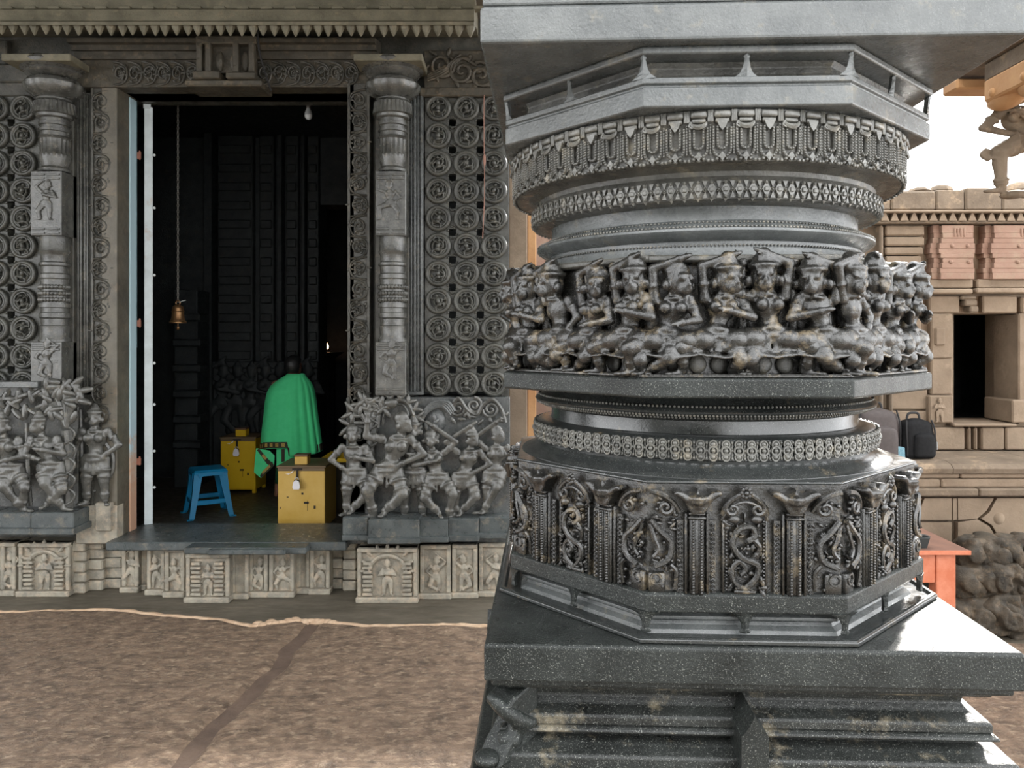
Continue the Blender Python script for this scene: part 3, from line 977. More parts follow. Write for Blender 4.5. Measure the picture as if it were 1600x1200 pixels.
# entrance wall core with openings for the doorway and the two lattice screens
DX0, DX1, DZ = -3.54, -1.467, 4.54
mb = MB()
Yw0, Yw1 = 7.05, 7.42
mb.box(-6.5, -.03, Yw0, Yw1, DZ, 5.22)
mb.box(-4.25, DX0 - .15, Yw0, Yw1, 0, DZ); mb.box(DX0 - .15, DX0, Yw0, 7.2, 0, .48)
mb.box(-6.5, -5.07, Yw0, Yw1, 0, DZ)
mb.box(DX1, -.86, Yw0, Yw1, 0, DZ)
mb.box(-5.07, -4.25, Yw0, Yw1, 0, 1.75)
mb.box(-.86, -.03, Yw0, Yw1, 0, 1.75)
mb.box(-.1, -.03, Yw0, Yw1, 1.75, DZ)
mb.box(DX0, DX1, 7.05, 7.42, 0, .425)
wall_back = struct(mb.build('wall_back', M_wall), 'dark carved stone entrance wall')

# inner room
RY = 10.4
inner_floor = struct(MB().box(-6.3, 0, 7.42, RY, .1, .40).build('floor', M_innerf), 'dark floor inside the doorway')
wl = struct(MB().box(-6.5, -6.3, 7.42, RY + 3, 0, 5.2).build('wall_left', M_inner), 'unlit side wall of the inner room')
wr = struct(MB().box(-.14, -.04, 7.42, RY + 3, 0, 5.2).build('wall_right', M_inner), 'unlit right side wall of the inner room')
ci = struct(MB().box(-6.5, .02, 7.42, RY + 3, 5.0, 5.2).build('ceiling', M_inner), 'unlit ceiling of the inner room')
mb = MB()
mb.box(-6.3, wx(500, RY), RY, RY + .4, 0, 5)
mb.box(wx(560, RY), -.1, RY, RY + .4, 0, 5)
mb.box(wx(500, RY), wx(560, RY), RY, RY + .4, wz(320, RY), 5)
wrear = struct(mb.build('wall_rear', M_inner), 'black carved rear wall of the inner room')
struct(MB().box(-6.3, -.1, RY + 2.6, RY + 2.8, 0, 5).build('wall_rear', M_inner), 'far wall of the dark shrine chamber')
mb = MB()
for i, (a, b, d) in enumerate(((318, 330, .25), (340, 395, .12), (405, 428, .1), (432, 440, .16), (446, 466, .1), (470, 476, .16), (480, 498, .1))):
    m2 = MB()
    Yf = RY - d
    m2.box(wx(a, Yf), wx(b, Yf), Yf, RY, .4, 5.0, .01)
    if i in (1, 2, 4, 6):
        for j in range(12):
            zc = 2.0 + j * .25
            m2.box(wx(a, Yf) + .02, wx(b, Yf) - .02, Yf - .03, Yf, zc, zc + .12, .02)
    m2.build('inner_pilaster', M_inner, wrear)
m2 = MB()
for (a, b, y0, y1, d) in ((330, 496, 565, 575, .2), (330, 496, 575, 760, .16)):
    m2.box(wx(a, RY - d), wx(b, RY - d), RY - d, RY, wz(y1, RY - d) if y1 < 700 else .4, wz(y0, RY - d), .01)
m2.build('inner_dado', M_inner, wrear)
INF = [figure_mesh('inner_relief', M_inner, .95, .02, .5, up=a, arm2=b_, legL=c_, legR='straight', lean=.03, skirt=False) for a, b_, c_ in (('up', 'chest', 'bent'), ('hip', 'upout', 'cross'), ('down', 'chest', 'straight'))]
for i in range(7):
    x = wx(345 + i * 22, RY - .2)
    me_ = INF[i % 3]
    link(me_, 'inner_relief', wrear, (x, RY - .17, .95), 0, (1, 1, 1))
# recessed shelf post near the hanging bell
m2 = MB()
for j in range(6):
    z = .9 + .32 * j
    m2.box(wx(268, 9.6), wx(312, 9.6), 9.6, 9.9, z, z + .1, .02)
m2.box(wx(272, 9.7), wx(308, 9.7), 9.7, 10.1, .4, 2.9, .01)
o = m2.build('inner_pier', M_inner)
tag(o, 'dark tiered stone pier standing behind the hanging brass bell', 'pier')

# ---- door frame and leaf
door = thing('door_1', (-2.5, 7.05, .49), 'tall open doorway with dark stone jambs and pale blue metal frame', 'doorway', kind='structure')
mb = MB()
mb.box(DX0 - .14, DX0, 6.88, 7.22, .49, DZ + .06, .006)
mb.build('jamb', stone('brown_jamb', (.06, .053, .04), (.13, .115, .085), 5, .45, .1, (.22, .16, .1), .25, .1, .3, 60), door)
mb = MB(); mb.box(DX1, DX1 + .06, 6.86, 7.3, .49, DZ + .06, .006); mb.build('jamb', M_wall, door)
mb = MB(); mb.box(DX0, DX1, 6.95, 7.3, DZ, DZ + .08, .004); mb.build('head_stone', plain('green_black_head', (.03, .045, .04), .5), door)
# blue painted steel frame with rust towards the foot
m, nt, b = nodes('weathered_blue_paint')
geo = N(nt, 'ShaderNodeNewGeometry'); sx = N(nt, 'ShaderNodeSeparateXYZ')
nt.links.new(geo.outputs['Position'], sx.inputs[0])
nz = N(nt, 'ShaderNodeTexNoise', i_Scale=9.0, i_Detail=8.0, i_Roughness=.7)
nt.links.new(geo.outputs['Position'], nz.inputs['Vector'])
ad = N(nt, 'ShaderNodeMath', operation='MULTIPLY_ADD'); ad.inputs[1].default_value = 1.6; ad.inputs[2].default_value = .1
nt.links.new(nz.outputs['Fac'], ad.inputs[0])
su = N(nt, 'ShaderNodeMath', operation='SUBTRACT'); nt.links.new(sx.outputs['Z'], su.inputs[0]); nt.links.new(ad.outputs[0], su.inputs[1])
r = ramp(nt, [(0.0, (.5, .3, .2)), (.25, (.5, .38, .3)), (.5, (.42, .56, .62)), (1.0, (.4, .55, .6))], su.outputs[0])
nt.links.new(r.outputs[0], b.inputs['Base Color']); b.inputs['Roughness'].default_value = .5
M_blue = m
M_bluedark = plain('faded_teal_paint', (.12, .2, .22), .55, c2=(.22, .33, .36), var=.12, vscale=5)
mb = MB(); mb.box(DX0 - .002, DX0 + .012, 7.1, 7.22, .49, DZ - .02, .003); mb.build('metal_frame', M_blue, door)
mb = MB(); mb.box(DX0 - .004, DX0 + .016, 7.205, 7.22, 2.2, DZ - .02, .002); mb.build('frame_flange', M_bluedark, door)
mb = MB()
for z in (3.98, 1.1, 2.4):
    mb.cap((DX0 + .03, 7.24, z), (DX0 + .03, 7.24, z + .07), .009, .009, 8); mb.box(DX0 + .005, DX0 + .05, 7.22, 7.226, z, z + .06)
mb.build('hinge', plain('rusty_iron', (.3, .12, .08), .6), door)
d = V((wx(232, 7.4), 7.4, 0)); dn = d.normalized()
ang = atan2(dn.y, dn.x)
Rm = Matrix.Translation((d.x, d.y, 0)) @ Matrix.Rotation(ang, 4, 'Z')
mb = MB(); mb.box(0, .95, -.012, .012, .46, wz(172, 7.4), .003, Rm)
leaf_o = mb.build('door_leaf', plain('dark_steel', (.02, .025, .028), .6), door)
mb = MB(); mb.box(-.03, .0, -.037, .037, .5, wz(168, 7.4), .004, Rm); mb.box(-.034, -.004, -.02, .046, wz(168, 7.4) - .02, wz(166, 7.4) + .01, .002, Rm)
edge_o = mb.build('leaf_edge', stone('pale_chipped_paint', (.5, .56, .57), (.68, .76, .78), 6, .55, .1, (.52, .36, .27), .1, 0, .15, 60), leaf_o)
mb = MB()
for z in (4.06, 3.55, 2.9, 2.05, 1.65, 1.2, .85):
    mb.ell((0, -.05, z), (.012, .014, .014), 8, 6, M=Rm)
mb.build('rivets', plain('white_rivet', (.7, .75, .75), .5), leaf_o, smooth=True, kind='stuff')

# threshold
mb = MB()
mb.box(DX0 - .02, wx(541, 6.72), 6.72, 7.42, .43, .505, .01)
mb.box(wx(290, 6.6), wx(480, 6.6), 6.56, 6.8, .445, .50, .01)
mb.box(wx(330, 6.6), wx(450, 6.6), 6.52, 6.6, .45, .495, .008)
thr = mb.build('threshold', M_ledge)
tag(thr, 'worn dark grey stone threshold slab in front of the doorway', 'threshold')

# ---- pilaster columns
def pilaster(X, label):
    Yc = 6.85
    t = thing('pilaster', (X, Yc, 1.8), label, 'pilaster', 'carved half columns flanking the doorway')
    def zz(y, Y=6.75): return wz(y, Y)
    T = Matrix.Translation((X, Yc, 0))
    def rd(prof, name, mat=M_relief, flute=None, n=40):
        MB().lathe([(r_, zz(y)) for y, r_ in prof], n, T, flute=flute).build(name, mat, t, smooth=True, angle=35)
    mb = MB(); mb.box(X - .295, X + .295, Yc - .28, Yc + .15, zz(93, 6.55), zz(82, 6.55), .006); mb.build('abacus', M_corn, t)
    rd([(92, .2), (93, .26), (96, .283), (100, .29), (105, .28), (108, .25), (109, .235), (112, .24), (115, .225), (117, .2), (119, .19), (120, .17)], 'capital_cushion', M_grey)
    rd([(120, .18), (124, .215), (130, .238), (136, .235), (143, .21), (148, .165), (150, .14), (152, .15), (154, .15), (156, .135)], 'lotus_ring', M_relief, flute=lambda a, r_, z, j: r_ * (1 + (.05 * abs(cos(a * 6)) if j < 5 else 0)), n=72)
    rd([(156, .15), (158, .168), (165, .17), (172, .178), (176, .178), (177, .15), (181, .148), (183, .125)], 'fluted_ring', M_relief, flute=lambda a, r_, z, j: r_ * (1 - .05 * (1 if (int((a / (2 * pi)) * 56) % 2 == 0 and 1 <= j <= 3) else 0)), n=112)
    rd([(183, .118), (188, .118), (189, .13), (193, .13), (194, .115), (198, .115), (199, .13), (203, .13), (204, .118), (211, .118)], 'neck')
    rd([(210, .12), (213, .135), (215, .122), (236, .118), (240, .132), (246, .125), (258, .105), (262, .128), (266, .13)], 'bell_shaft', M_relief, flute=lambda a, r_, z, j: r_ * (1 - .05 * abs(sin(a * 10)) if 2 <= j <= 4 else 1), n=80)
    def block(y0, y1, mi):
        mb = MB()
        zt, zb = zz(y0, 6.72), zz(y1, 6.72)
        mb.box(X - .135, X + .135, Yc - .135, Yc + .2, zb, zt, .006)
        for s in (0, 1):
            zq = zt - .03 if s == 0 else zb + .06
            for k in (0, 1):
                for q in (-1, 1):
                    mb.box(X + q * .065 - .055, X + q * .065 + .055, Yc - .148, Yc - .13, zq - .012 - k * .035, zq + .006 - k * .035, .003)
        o = mb.build('square_block', M_relief, t)
        if y1 - y0 > 60:
            link(mi, 'block_figure', o, (X, Yc - .14, zb + .13), 0, (1, .5, 1))
    block(267, 368, smallfigs[0 if X < -2 else 1])
    rd([(368, .12), (374, .124), (390, .122), (392, .128), (396, .118), (398, .112), (408, .112), (410, .128), (414, .128), (416, .112), (426, .112), (428, .126), (434, .126), (436, .116), (440, .116)], 'ringed_shaft')
    mb = MB()
    for i in range(14):
        for j in range(3):
            a = pi + pi * i / 13
            p = V((X + .118 * cos(a), Yc + .118 * sin(a), zz(448 + j * 10)))
            mb.ell(p, (.02, .02, .024), 6, 4)
    MBx = MB().lathe([(.114, zz(440)), (.114, zz(474))], 32, T); mb.merge(MBx)
    mb.build('carved_shaft', M_relief, t, smooth=True, angle=50)
    rd([(474, .13), (480, .132), (481, .112), (488, .112), (489, .126), (496, .126), (498, .11), (508, .11), (509, .12), (511, .118), (526, .116), (530, .13), (534, .13)], 'lower_shaft')
    block(534, 618, smallfigs[2])
    # backing strips with fillets
    mb = MB()
    mb.box(X - .17, X + .135, Yc + .05, 7.05, 1.78, zz(100), .004)
    mb.build('backing', M_wall, t)
    mb = MB()
    for k in range(4):
        x0 = X + .137 + k * .03
        mb.cap((x0 + .015, Yc + .1 - .012 * (k % 2), 1.82), (x0 + .015, Yc + .1 - .012 * (k % 2), zz(150, 6.95)), .0135, .0135, 8)
    mb.box(X + .13, X + .262, Yc + .1, 7.05, 1.78, zz(145, 6.95))
    mb.build('fillets', M_greysm if X > -2 else M_relief, t, smooth=True, angle=40)
    return t

smallfigs = [figure_mesh('small_relief', M_relief, .36, .0085, .5, up=a, arm2=b_, legL=c_, legR=d_, lean=l_, drop=.08, skirt=False) for a, b_, c_, d_, l_ in
             (('up', 'chest', 'bent', 'straight', .04), ('upout', 'hip', 'lunge', 'bent', -.03), ('hip', 'up', 'cross', 'straight', .03), ('chest', 'chest', 'straight', 'straight', 0))]
pilaster(-4.076, 'carved lathe-turned half column left of the doorway, beside lattice screen')
pilaster(-1.062, 'carved lathe-turned half column right of the doorway, nearer the big pillar')

# ---- jamb strips with scrolling foliage
def foliage_curl(seed):
    rg = random.Random(seed)
    mb = MB()
    p, r = spiral(0, 0, .075, 1.6, .3, .013, -.01, 20); mb.tube(p, r, 6)
    mb.tube(spline([(-.08, -.01, -.11), (.04, -.015, -.09), (.085, -.015, -.02), (.07, -.015, .06), (-.01, -.012, .1), (-.08, -.01, .11)], 4), .011, 6)
    for i in range(12):
        a = rg.uniform(0, 2 * pi); q = rg.uniform(.02, .09)
        leaf(mb, q * cos(a), q * sin(a), rg.uniform(0, 2 * pi), rg.uniform(.03, .05), rg.uniform(.009, .014), -.012, .012)
    return mb.mesh('foliage_curl', M_wall, True, 60)
curls = [foliage_curl(i) for i in range(3)]
def jamb_strip(x0, x1, Yf, label):
    t = thing('jamb_strip', ((x0 + x1) / 2, Yf, .6), label, 'jamb', 'foliage strips at the door jambs')
    mb = MB(); mb.box(x0, x1, Yf, 7.05, .6, wz(130, Yf), .004)
    for x in (x0 + .012, x1 - .012): mb.box(x - .012, x + .012, Yf - .015, Yf, .6, wz(130, Yf), .003)
    mb.build('strip', M_wall, t)
    n = 17
    for i in range(n):
        z = 1.42 + i * .187
        link(curls[i % 3], 'foliage_curl', t, ((x0 + x1) / 2, Yf, z), 0, (.9 * (1 if i % 2 else -1), 1, .9))
    return t
jamb_strip(wx(143, 6.9), DX0 - .05, 6.9, 'scrolling foliage strip carved on the left door jamb')
jamb_strip(DX1 + .0, wx(578, 6.86), 6.86, 'scrolling foliage strip carved on the right door jamb')

# ---- lintel with carved frieze and central hanging shrine
lin = thing('lintel', (-2.5, 6.9, DZ), 'brown carved lintel with a small shrine block hanging at its centre, above the doorway', 'lintel')
mb = MB()
mb.wallprof([(7.05, 5.0), (6.72, 4.92), (6.72, wz(66, 6.72)), (6.78, wz(70, 6.78)), (6.78, wz(78, 6.78)), (6.84, wz(80, 6.84)), (6.84, wz(92, 6.84)), (6.88, wz(94, 6.88)), (6.86, wz(136, 6.86)), (7.05, wz(136, 6.86))], -3.9, -1.2)
mb.build('lintel_beam', M_lint, lin)
for i in range(17):
    if 6 <= i <= 9: continue
    x = wx(188 + 22.5 * i, 6.86)
    link(curls[i % 3], 'foliage_curl', lin, (x, 6.865, wz(115, 6.86)), 0, (.75, .8, .95))
mb = MB()
Yc = 6.66
pbox(mb, 305, 55, 400, 68, Yc, 7, .01)
for a in (306, 320, 363, 388): pbox(mb, a, 66, a + 9, 112, Yc, Yc + .06, .006)
pbox(mb, 300, 110, 342, 122, Yc - .03, 7, .01); pbox(mb, 352, 112, 398, 122, Yc - .03, 7, .01)
pbox(mb, 310, 66, 395, 114, Yc + .08, 7)
pbox(mb, 288, 124, 408, 134, Yc + .02, 7, .012)
for a in (318, 340, 362, 380): mb.ell((wx(a, Yc), Yc + .06, wz(92, Yc)), (.035, .03, .09), 8, 6)
mb.build('hanging_shrine', M_lint, lin, smooth=True, angle=35)

# ---- cornice beam with row of pendants
cor = thing('cornice', (-2.8, 6.3, 4.86), 'weathered stone eave beam with a row of small pendant drops above the doorway', 'cornice')
mb = MB()
xl, xr = -5.6, wx(741, 6.3)
mb.wallprof([(7.05, 5.22), (6.42, 5.22), (6.40, wz(13, 6.4)), (6.32, wz(15, 6.32)), (6.30, wz(32, 6.3)), (6.26, wz(34, 6.26)), (6.26, wz(39, 6.26)), (6.36, wz(41, 6.36)), (6.5, wz(40, 6.5)), (6.7, wz(45, 6.7)), (7.04, 5.05)], xl, xr)
mb.build('eave_beam', M_corn, cor)
xs = [-5.4 + i * .27 for i in range(18)]
mb0 = None
for i, p in enumerate(range(0, 745, 37)):
    mb = MB(); pbox(mb, p, 8.5, p + 18, 13.5, 6.335, 6.42, .004)
    mb.build('beam_block', M_corn, cor)
mb = MB()
mb.lathe([(.0, -.085), (.008, -.08), (.028, -.04), (.04, -.015), (.043, 0), (.04, .01)], 8)
pend = mb.mesh('pendant', M_corn, True, 40)
for i in range(44):
    px = 3 + i * 17.0 + (i % 3)
    link(pend, 'pendant', cor, (wx(px, 6.33), 6.33, wz(39 + 8 * px / 745.0 * .4, 6.33)), 0, (1, 1, .95 + .1 * (i % 4) / 4))

# ---- lattice screens of ringed medallions
def medallion(seed):
    rg = random.Random(seed)
    mb = MB()
    mb.ring((0, -.004, 0), .1, .0215, 28, 8)
    mb.ring((0, -.012, 0), .078, .008, 24, 5)
    p, r = spiral(.01, .0, .07, 1.1 + .3 * rg.random(), rg.uniform(0, 6), .014, -.012, 16, sgn=rg.choice((-1, 1))); mb.tube(p, r, 6)
    # small dancing figure or beast inside
    a = rg.uniform(-.5, .5)
    R = Matrix.Rotation(a, 3, 'Y')
    def q(x, z, y=-.02): return R @ V((x, y, z))
    mb.ell(q(0, 0), (.022, .02, .032), 8, 6, R=R); mb.ell(q(.004, .048), .017, 8, 6); mb.ell(q(.0, -.034), (.026, .02, .02), 8, 6, R=R)
    s = rg.choice((-1, 1))
    mb.cap(q(.016, .022), q(.05 * s, .04), .009, .008, 6); mb.cap(q(.05 * s, .04), q(.04 * s, .075), .008, .007, 6)
    mb.cap(q(-.016 * s, .02), q(-.05 * s, -.005), .009, .008, 6)
    mb.cap(q(.01, -.035), q(.045, -.035), .012, .01, 6); mb.cap(q(.045, -.035), q(.03, -.075), .01, .008, 6)
    mb.cap(q(-.01, -.035), q(-.04, -.045), .012, .01, 6); mb.cap(q(-.04, -.045), q(-.045, -.078), .01, .008, 6)
    for i in range(5):
        t = rg.uniform(0, 6.28)
        leaf(mb, .055 * cos(t), .055 * sin(t), t + 1.2, .04, .009, -.012, .012)
    return mb.mesh('medallion', M_jali, True, 60)
meds = [medallion(i + 10) for i in range(6)]
def lattice(cols, x0, x1, label, spec=None):
    Yj = 6.98
    zt, zb = wz(148, Yj), wz(612, Yj)
    t = thing('lattice_screen', ((x0 + x1) / 2, Yj, zb), label, 'lattice screen', 'pierced stone screens beside the doorway')
    sp = .245
    rows = [wz(170, Yj) - i * .2497 for i in range(11)]
    # pierced plate: bars around the square holes
    hx = [(a + b) / 2 for a, b in zip(cols, cols[1:])]
    hz = [(a + b) / 2 for a, b in zip(rows, rows[1:])]
    h = .034
    mb = MB()
    xs = [x0] + sum([[x - h, x + h] for x in hx], []) + [x1]
    for i in range(0, len(xs), 2): mb.box(xs[i], xs[i + 1], Yj, Yj + .09, zb, zt)
    zs = [zb] + sum([[z - h, z + h] for z in reversed(hz)], []) + [zt]
    for x in hx:
        for i in range(0, len(zs), 2): mb.box(x - h, x + h, Yj, Yj + .09, zs[i], zs[i + 1])
    mb.build('lattice_plate', M_jali, t)
    rg = random.Random(len(cols))
    for i, x in enumerate(cols):
        for j, z in enumerate(rows):
            link(meds[rg.randrange(6)], 'medallion', t, (x, Yj - .014, z), 0, (1 if rg.random() < .5 else -1, 1.25, 1))
    mb = MB()
    for x in hx:
        for z in hz:
            for k in range(4):
                a = pi / 4 + k * pi / 2
                leaf(mb, x + .052 * cos(a) * .8, z + .052 * sin(a) * .8, a + pi / 2, .03, .01, Yj - .004, .012)
            for sx in (-1, 1): mb.ell((x, Yj - .006, z + sx * .052), (.022, .012, .011), 7, 5)
    mb.build('lattice_leaf', M_jali, t, smooth=True, kind='stuff')
    return t
lattice([wx(685, 6.98), wx(729, 6.98), wx(772, 6.98)], wx(664, 6.98), wx(795, 6.98), 'pierced stone lattice of ringed medallions between right half column and big pillar')
lattice([wx(-47, 6.98), wx(-4, 6.98), wx(39, 6.98)], wx(-70, 6.98), -4.29, 'pierced stone lattice of ringed medallions at the left edge of the wall')
# panels above the lattices
t = thing('scroll_relief', (-.45, 6.95, wz(148, 6.95)), 'carved peacock and tree panel above the right lattice screen', 'relief')
mb = MB(); pbox(mb, 662, 78, 795, 148, 6.96, 7.05, .01); pbox(mb, 655, 136, 796, 150, 6.92, 7.05, .01)
mb.build('panel', M_lint, t)
mb = MB()
for i, (a, b_, R_) in enumerate(((690, 102, .12), (722, 112, .13), (752, 118, .13), (778, 105, .1))):
    p, r_ = spiral(wx(a, 6.94), wz(b_, 6.94), R_, 1.7, i, .02, 6.94, 22, sgn=1 if i % 2 else -1); mb.tube(p, r_, 6)
    for k in range(6):
        leaf(mb, wx(a, 6.94) + .1 * cos(k), wz(b_, 6.94) + .1 * sin(k), k * 1.3, .08, .018, 6.94, .014)
for k in range(4):
    mb.tube(spline([(wx(668, 6.94), 6.94, wz(126 - k * 3, 6.94)), (wx(690 + k * 4, 6.94), 6.93, wz(118 - k * 6, 6.94)), (wx(718, 6.94), 6.94, wz(98 - k * 4, 6.94))], 5), .012, 6)
mb.build('scrolls', M_lint, t, smooth=True)
t = thing('scroll_relief', (-4.7, 6.95, wz(148, 6.95)), 'plain dark block with worn carving above the left lattice screen', 'relief')
mb = MB(); pbox(mb, -70, 100, 45, 128, 6.93, 7.05, .01); pbox(mb, -70, 128, 56, 150, 6.95, 7.05, .01); pbox(mb, -70, 62, 10, 100, 6.96, 7.05, .01)
mb.build('panel', M_wall, t)

# ---- relief panels with dancers
rl = thing('relief_panel', (-.75, 6.85, .69), 'grey relief panel of dancing women under trees right of the doorway', 'relief')
mb = MB(); pbox(mb, 541, 621, 797, 850, 6.86, 7.05, .006)
mb.build('panel', M_greysm, rl)
mb = MB()
for (a, b_, y0, y1, Yf) in ((535, 575, 808, 845, 6.62), (575, 655, 812, 850, 6.56), (655, 700, 812, 848, 6.62), (700, 748, 810, 846, 6.66), (748, 797, 808, 842, 6.7)):
    m2 = MB(); pbox(m2, a, y0, b_, y1, Yf, 7.0, .008); pbox(m2, a - 1, y1 - 9, b_ + 1, y1, Yf - .03, Yf + .1, .006)
    m2.build('ledge_block', M_ledge, rl)
def rf(px, ytop, ybot, Yf, name='dancing_woman', parent=None, mat=M_relief, **kw):
    h = (ybot - ytop) / FPX * Yf
    me = figure_mesh(name, mat, h, .0105, .62, **kw)
    return link(me, name, parent, (wx(px, Yf), Yf, wz(ybot, Yf)))
rf(555, 670, 806, 6.72, parent=rl, up='hip', arm2='chest', legL='straight', legR='cross', lean=-.02, female=False, crown=False)
rf(614, 648, 811, 6.70, parent=rl, up='upout', arm2='hip', legL='bent', legR='cross', lean=.08, hipx=-.05, headturn=.9, drop=.02, crown=False)
rf(646, 662, 811, 6.78, parent=rl, name='attendant', up='down', arm2='chest', legL='straight', legR='straight', lean=.0, female=False)
rf(678, 678, 812, 6.76, parent=rl, up='chest', arm2='up', legL='cross', legR='bent', lean=-.03, hipx=.04, crown=False)
rf(727, 678, 809, 6.77, parent=rl, up='up', arm2='hip', legL='straight', legR='cross', lean=.07, hipx=-.02, headturn=.6)
rf(770, 672, 803, 6.78, parent=rl, up='up', arm2='down', legL='straight', legR='side', lean=.05, hipx=.02, headturn=.7, crown=False)
mb = MB()
def ptube(mb, pts, r_, Y, n=6): return mb.tube(spline([(wx(a, Y), Y, wz(b_, Y)) for a, b_ in pts], 5), r_, n)
Yt = 6.80
ptube(mb, [(578, 808), (576, 760), (578, 720), (580, 690), (584, 665)], .045, Yt, 8)
for k in range(5):
    ptube(mb, [(577 + 7 * (k % 2), 700 - k * 14), (590 - 18 * (k % 2), 690 - k * 14), (577, 682 - k * 13)], .012, Yt - .05)
for k, (a, b_) in enumerate(((548, 660), (552, 640), (565, 628), (580, 624), (598, 634))):
    ptube(mb, [(580, 672), ((580 + a) / 2 - 3, b_ + 6), (a, b_)], .022, Yt - .03)
    for j in range(5): leaf(mb, wx(a + 4 - 2 * j, Yt), wz(b_ + 2 * j, Yt), j * 1.3 + k, .11, .022, Yt - .04, .02)
mb.build('tree', M_relief, rl, smooth=True)
mb = MB()
ptube(mb, [(590, 668), (594, 640), (612, 627), (632, 627), (644, 642), (648, 670)], .022, Yt - .03)
ptube(mb, [(598, 664), (602, 644), (616, 633), (630, 633), (638, 646), (642, 666)], .014, Yt - .02)
for k in range(16):
    a = pi * k / 15
    leaf(mb, wx(619 + 31 * cos(a), Yt), wz(655 - 30 * sin(a), Yt), a + .8 * (-1) ** k, .1, .02, Yt - .04, .02)
mb.ell((wx(612, Yt), Yt - .03, wz(629, Yt)), (.07, .05, .05))
mb.build('arch_canopy', M_relief, rl, smooth=True)
mb = MB()
for k in range(4):
    ptube(mb, [(656, 664 - 3 * k), (668 + 2 * k, 640 - 4 * k + 3), (690 + 3 * k, 634 - 2 * k), (704 + 2 * k, 648 - 2 * k)], .016, Yt - .02)
mb.ell((wx(678, 6.84), 6.86, wz(658, 6.84)), (.11, .05, .12), 12, 8)
for k in range(10): leaf(mb, wx(640 + 5 * k, Yt), wz(668 - 4 * (k % 3), Yt), k, .09, .02, Yt - .02, .02)
mb.build('leaf_canopy', M_greysm, rl, smooth=True)
mb = MB()
for k, (a, b_, s) in enumerate(((716, 638, 1), (741, 634, -1), (767, 640, 1))):
    p, r_ = spiral(wx(a, 6.83), wz(b_, 6.83), .075, 1.8, pi if s > 0 else pi / 2, .016, 6.84, 22, sgn=s); mb.tube(p, r_, 6)
ptube(mb, [(703, 640), (716, 622), (730, 640), (745, 648), (755, 632), (770, 624), (784, 640), (790, 660)], .018, 6.83)
for k in range(9): leaf(mb, wx(705 + 10 * k, 6.83), wz(652 + 3 * (k % 2), 6.83), -1 + k, .07, .018, 6.83, .015)
mb.build('scroll_vine', M_relief, rl, smooth=True)

ll = thing('relief_panel', (-4.3, 6.85, .72), 'dark relief panel of dancers and a tree left of the doorway', 'relief')
mb = MB(); pbox(mb, -80, 600, 122, 812, 6.86, 7.05, .006); pbox(mb, 120, 606, 184, 850, 6.95, 7.05, .006)
mb.build('panel', M_relief, ll)
mb = MB(); pbox(mb, -80, 596, 58, 606, 6.66, 6.9, .006); mb.build('canopy_shelf', M_greysm, ll)
for a, b_ in ((-80, -10), (-10, 48), (48, 115)):
    m2 = MB(); pbox(m2, a, 801, b_, 828, 6.62, 7.0, .008); pbox(m2, a, 826, b_, 836, 6.58, 7.0, .006)
    m2.build('ledge_block', M_ledge, ll)
m2 = MB(); pbox(m2, 118, 790, 182, 850, 6.865, 7.0, .01); pbox(m2, 148, 786, 172, 830, 6.82, 6.9, .008); m2.build('ledge_block', M_dado, ll)
rf(12, 648, 800, 6.70, parent=ll, up='hip', arm2='fwd', legL='side', legR='bent', lean=-.03, hipx=.03, drop=.05)
rf(73, 650, 798, 6.70, parent=ll, up='fwd', arm2='chest', legL='side', legR='cross', lean=-.05, hipx=.05, headturn=-.7, drop=.03)
rf(-40, 650, 798, 6.70, parent=ll, up='up', arm2='fwd', legL='bent', legR='bent', lean=.03)
rf(150, 643, 790, 6.86, parent=ll, name='guardian_figure', up='down', arm2='hip', legL='straight', legR='straight', lean=0)
mb = MB()
ptube(mb, [(107, 800), (107, 760), (106, 700), (104, 672)], .042, 6.74, 8)
for k in range(5): ptube(mb, [(99, 790 - 24 * k), (112, 784 - 24 * k), (117, 772 - 24 * k), (108, 764 - 24 * k)], .011, 6.68)
for k, (a, b_) in enumerate(((72, 612), (82, 630), (76, 632), (96, 606), (112, 600), (122, 614), (120, 632))):
    ptube(mb, [(104, 668), ((104 + a) / 2, b_ + 8), (a, b_)], .026, 6.72)
    for j in range(4): leaf(mb, wx(a, 6.7), wz(b_ + 6 * j - 8, 6.7), j * 1.5 + k, .13, .03, 6.7, .03)
mb.build('tree', M_relief, ll, smooth=True)
mb = MB()
for k in range(14): leaf(mb, wx(2 + 4 * k, 6.72), wz(622 + 8 * (k % 3), 6.72), k * 1.1, .14, .03, 6.7, .04)
mb.tube(spline([(wx(48, 6.72), 6.72, wz(790, 6.72)), (wx(46, 6.72), 6.7, wz(730, 6.72)), (wx(44, 6.72), 6.7, wz(660, 6.72))], 5), .018, 7)
mb.build('leaf_canopy', M_relief, ll, smooth=True)
mb = MB()
ptube(mb, [(126, 640), (128, 700), (130, 750), (140, 764), (150, 768)], .016, 6.9)
ptube(mb, [(163, 690), (176, 710), (176, 735), (166, 755)], .02, 6.88)
mb.build('serpent_garland', M_relief, ll, smooth=True)

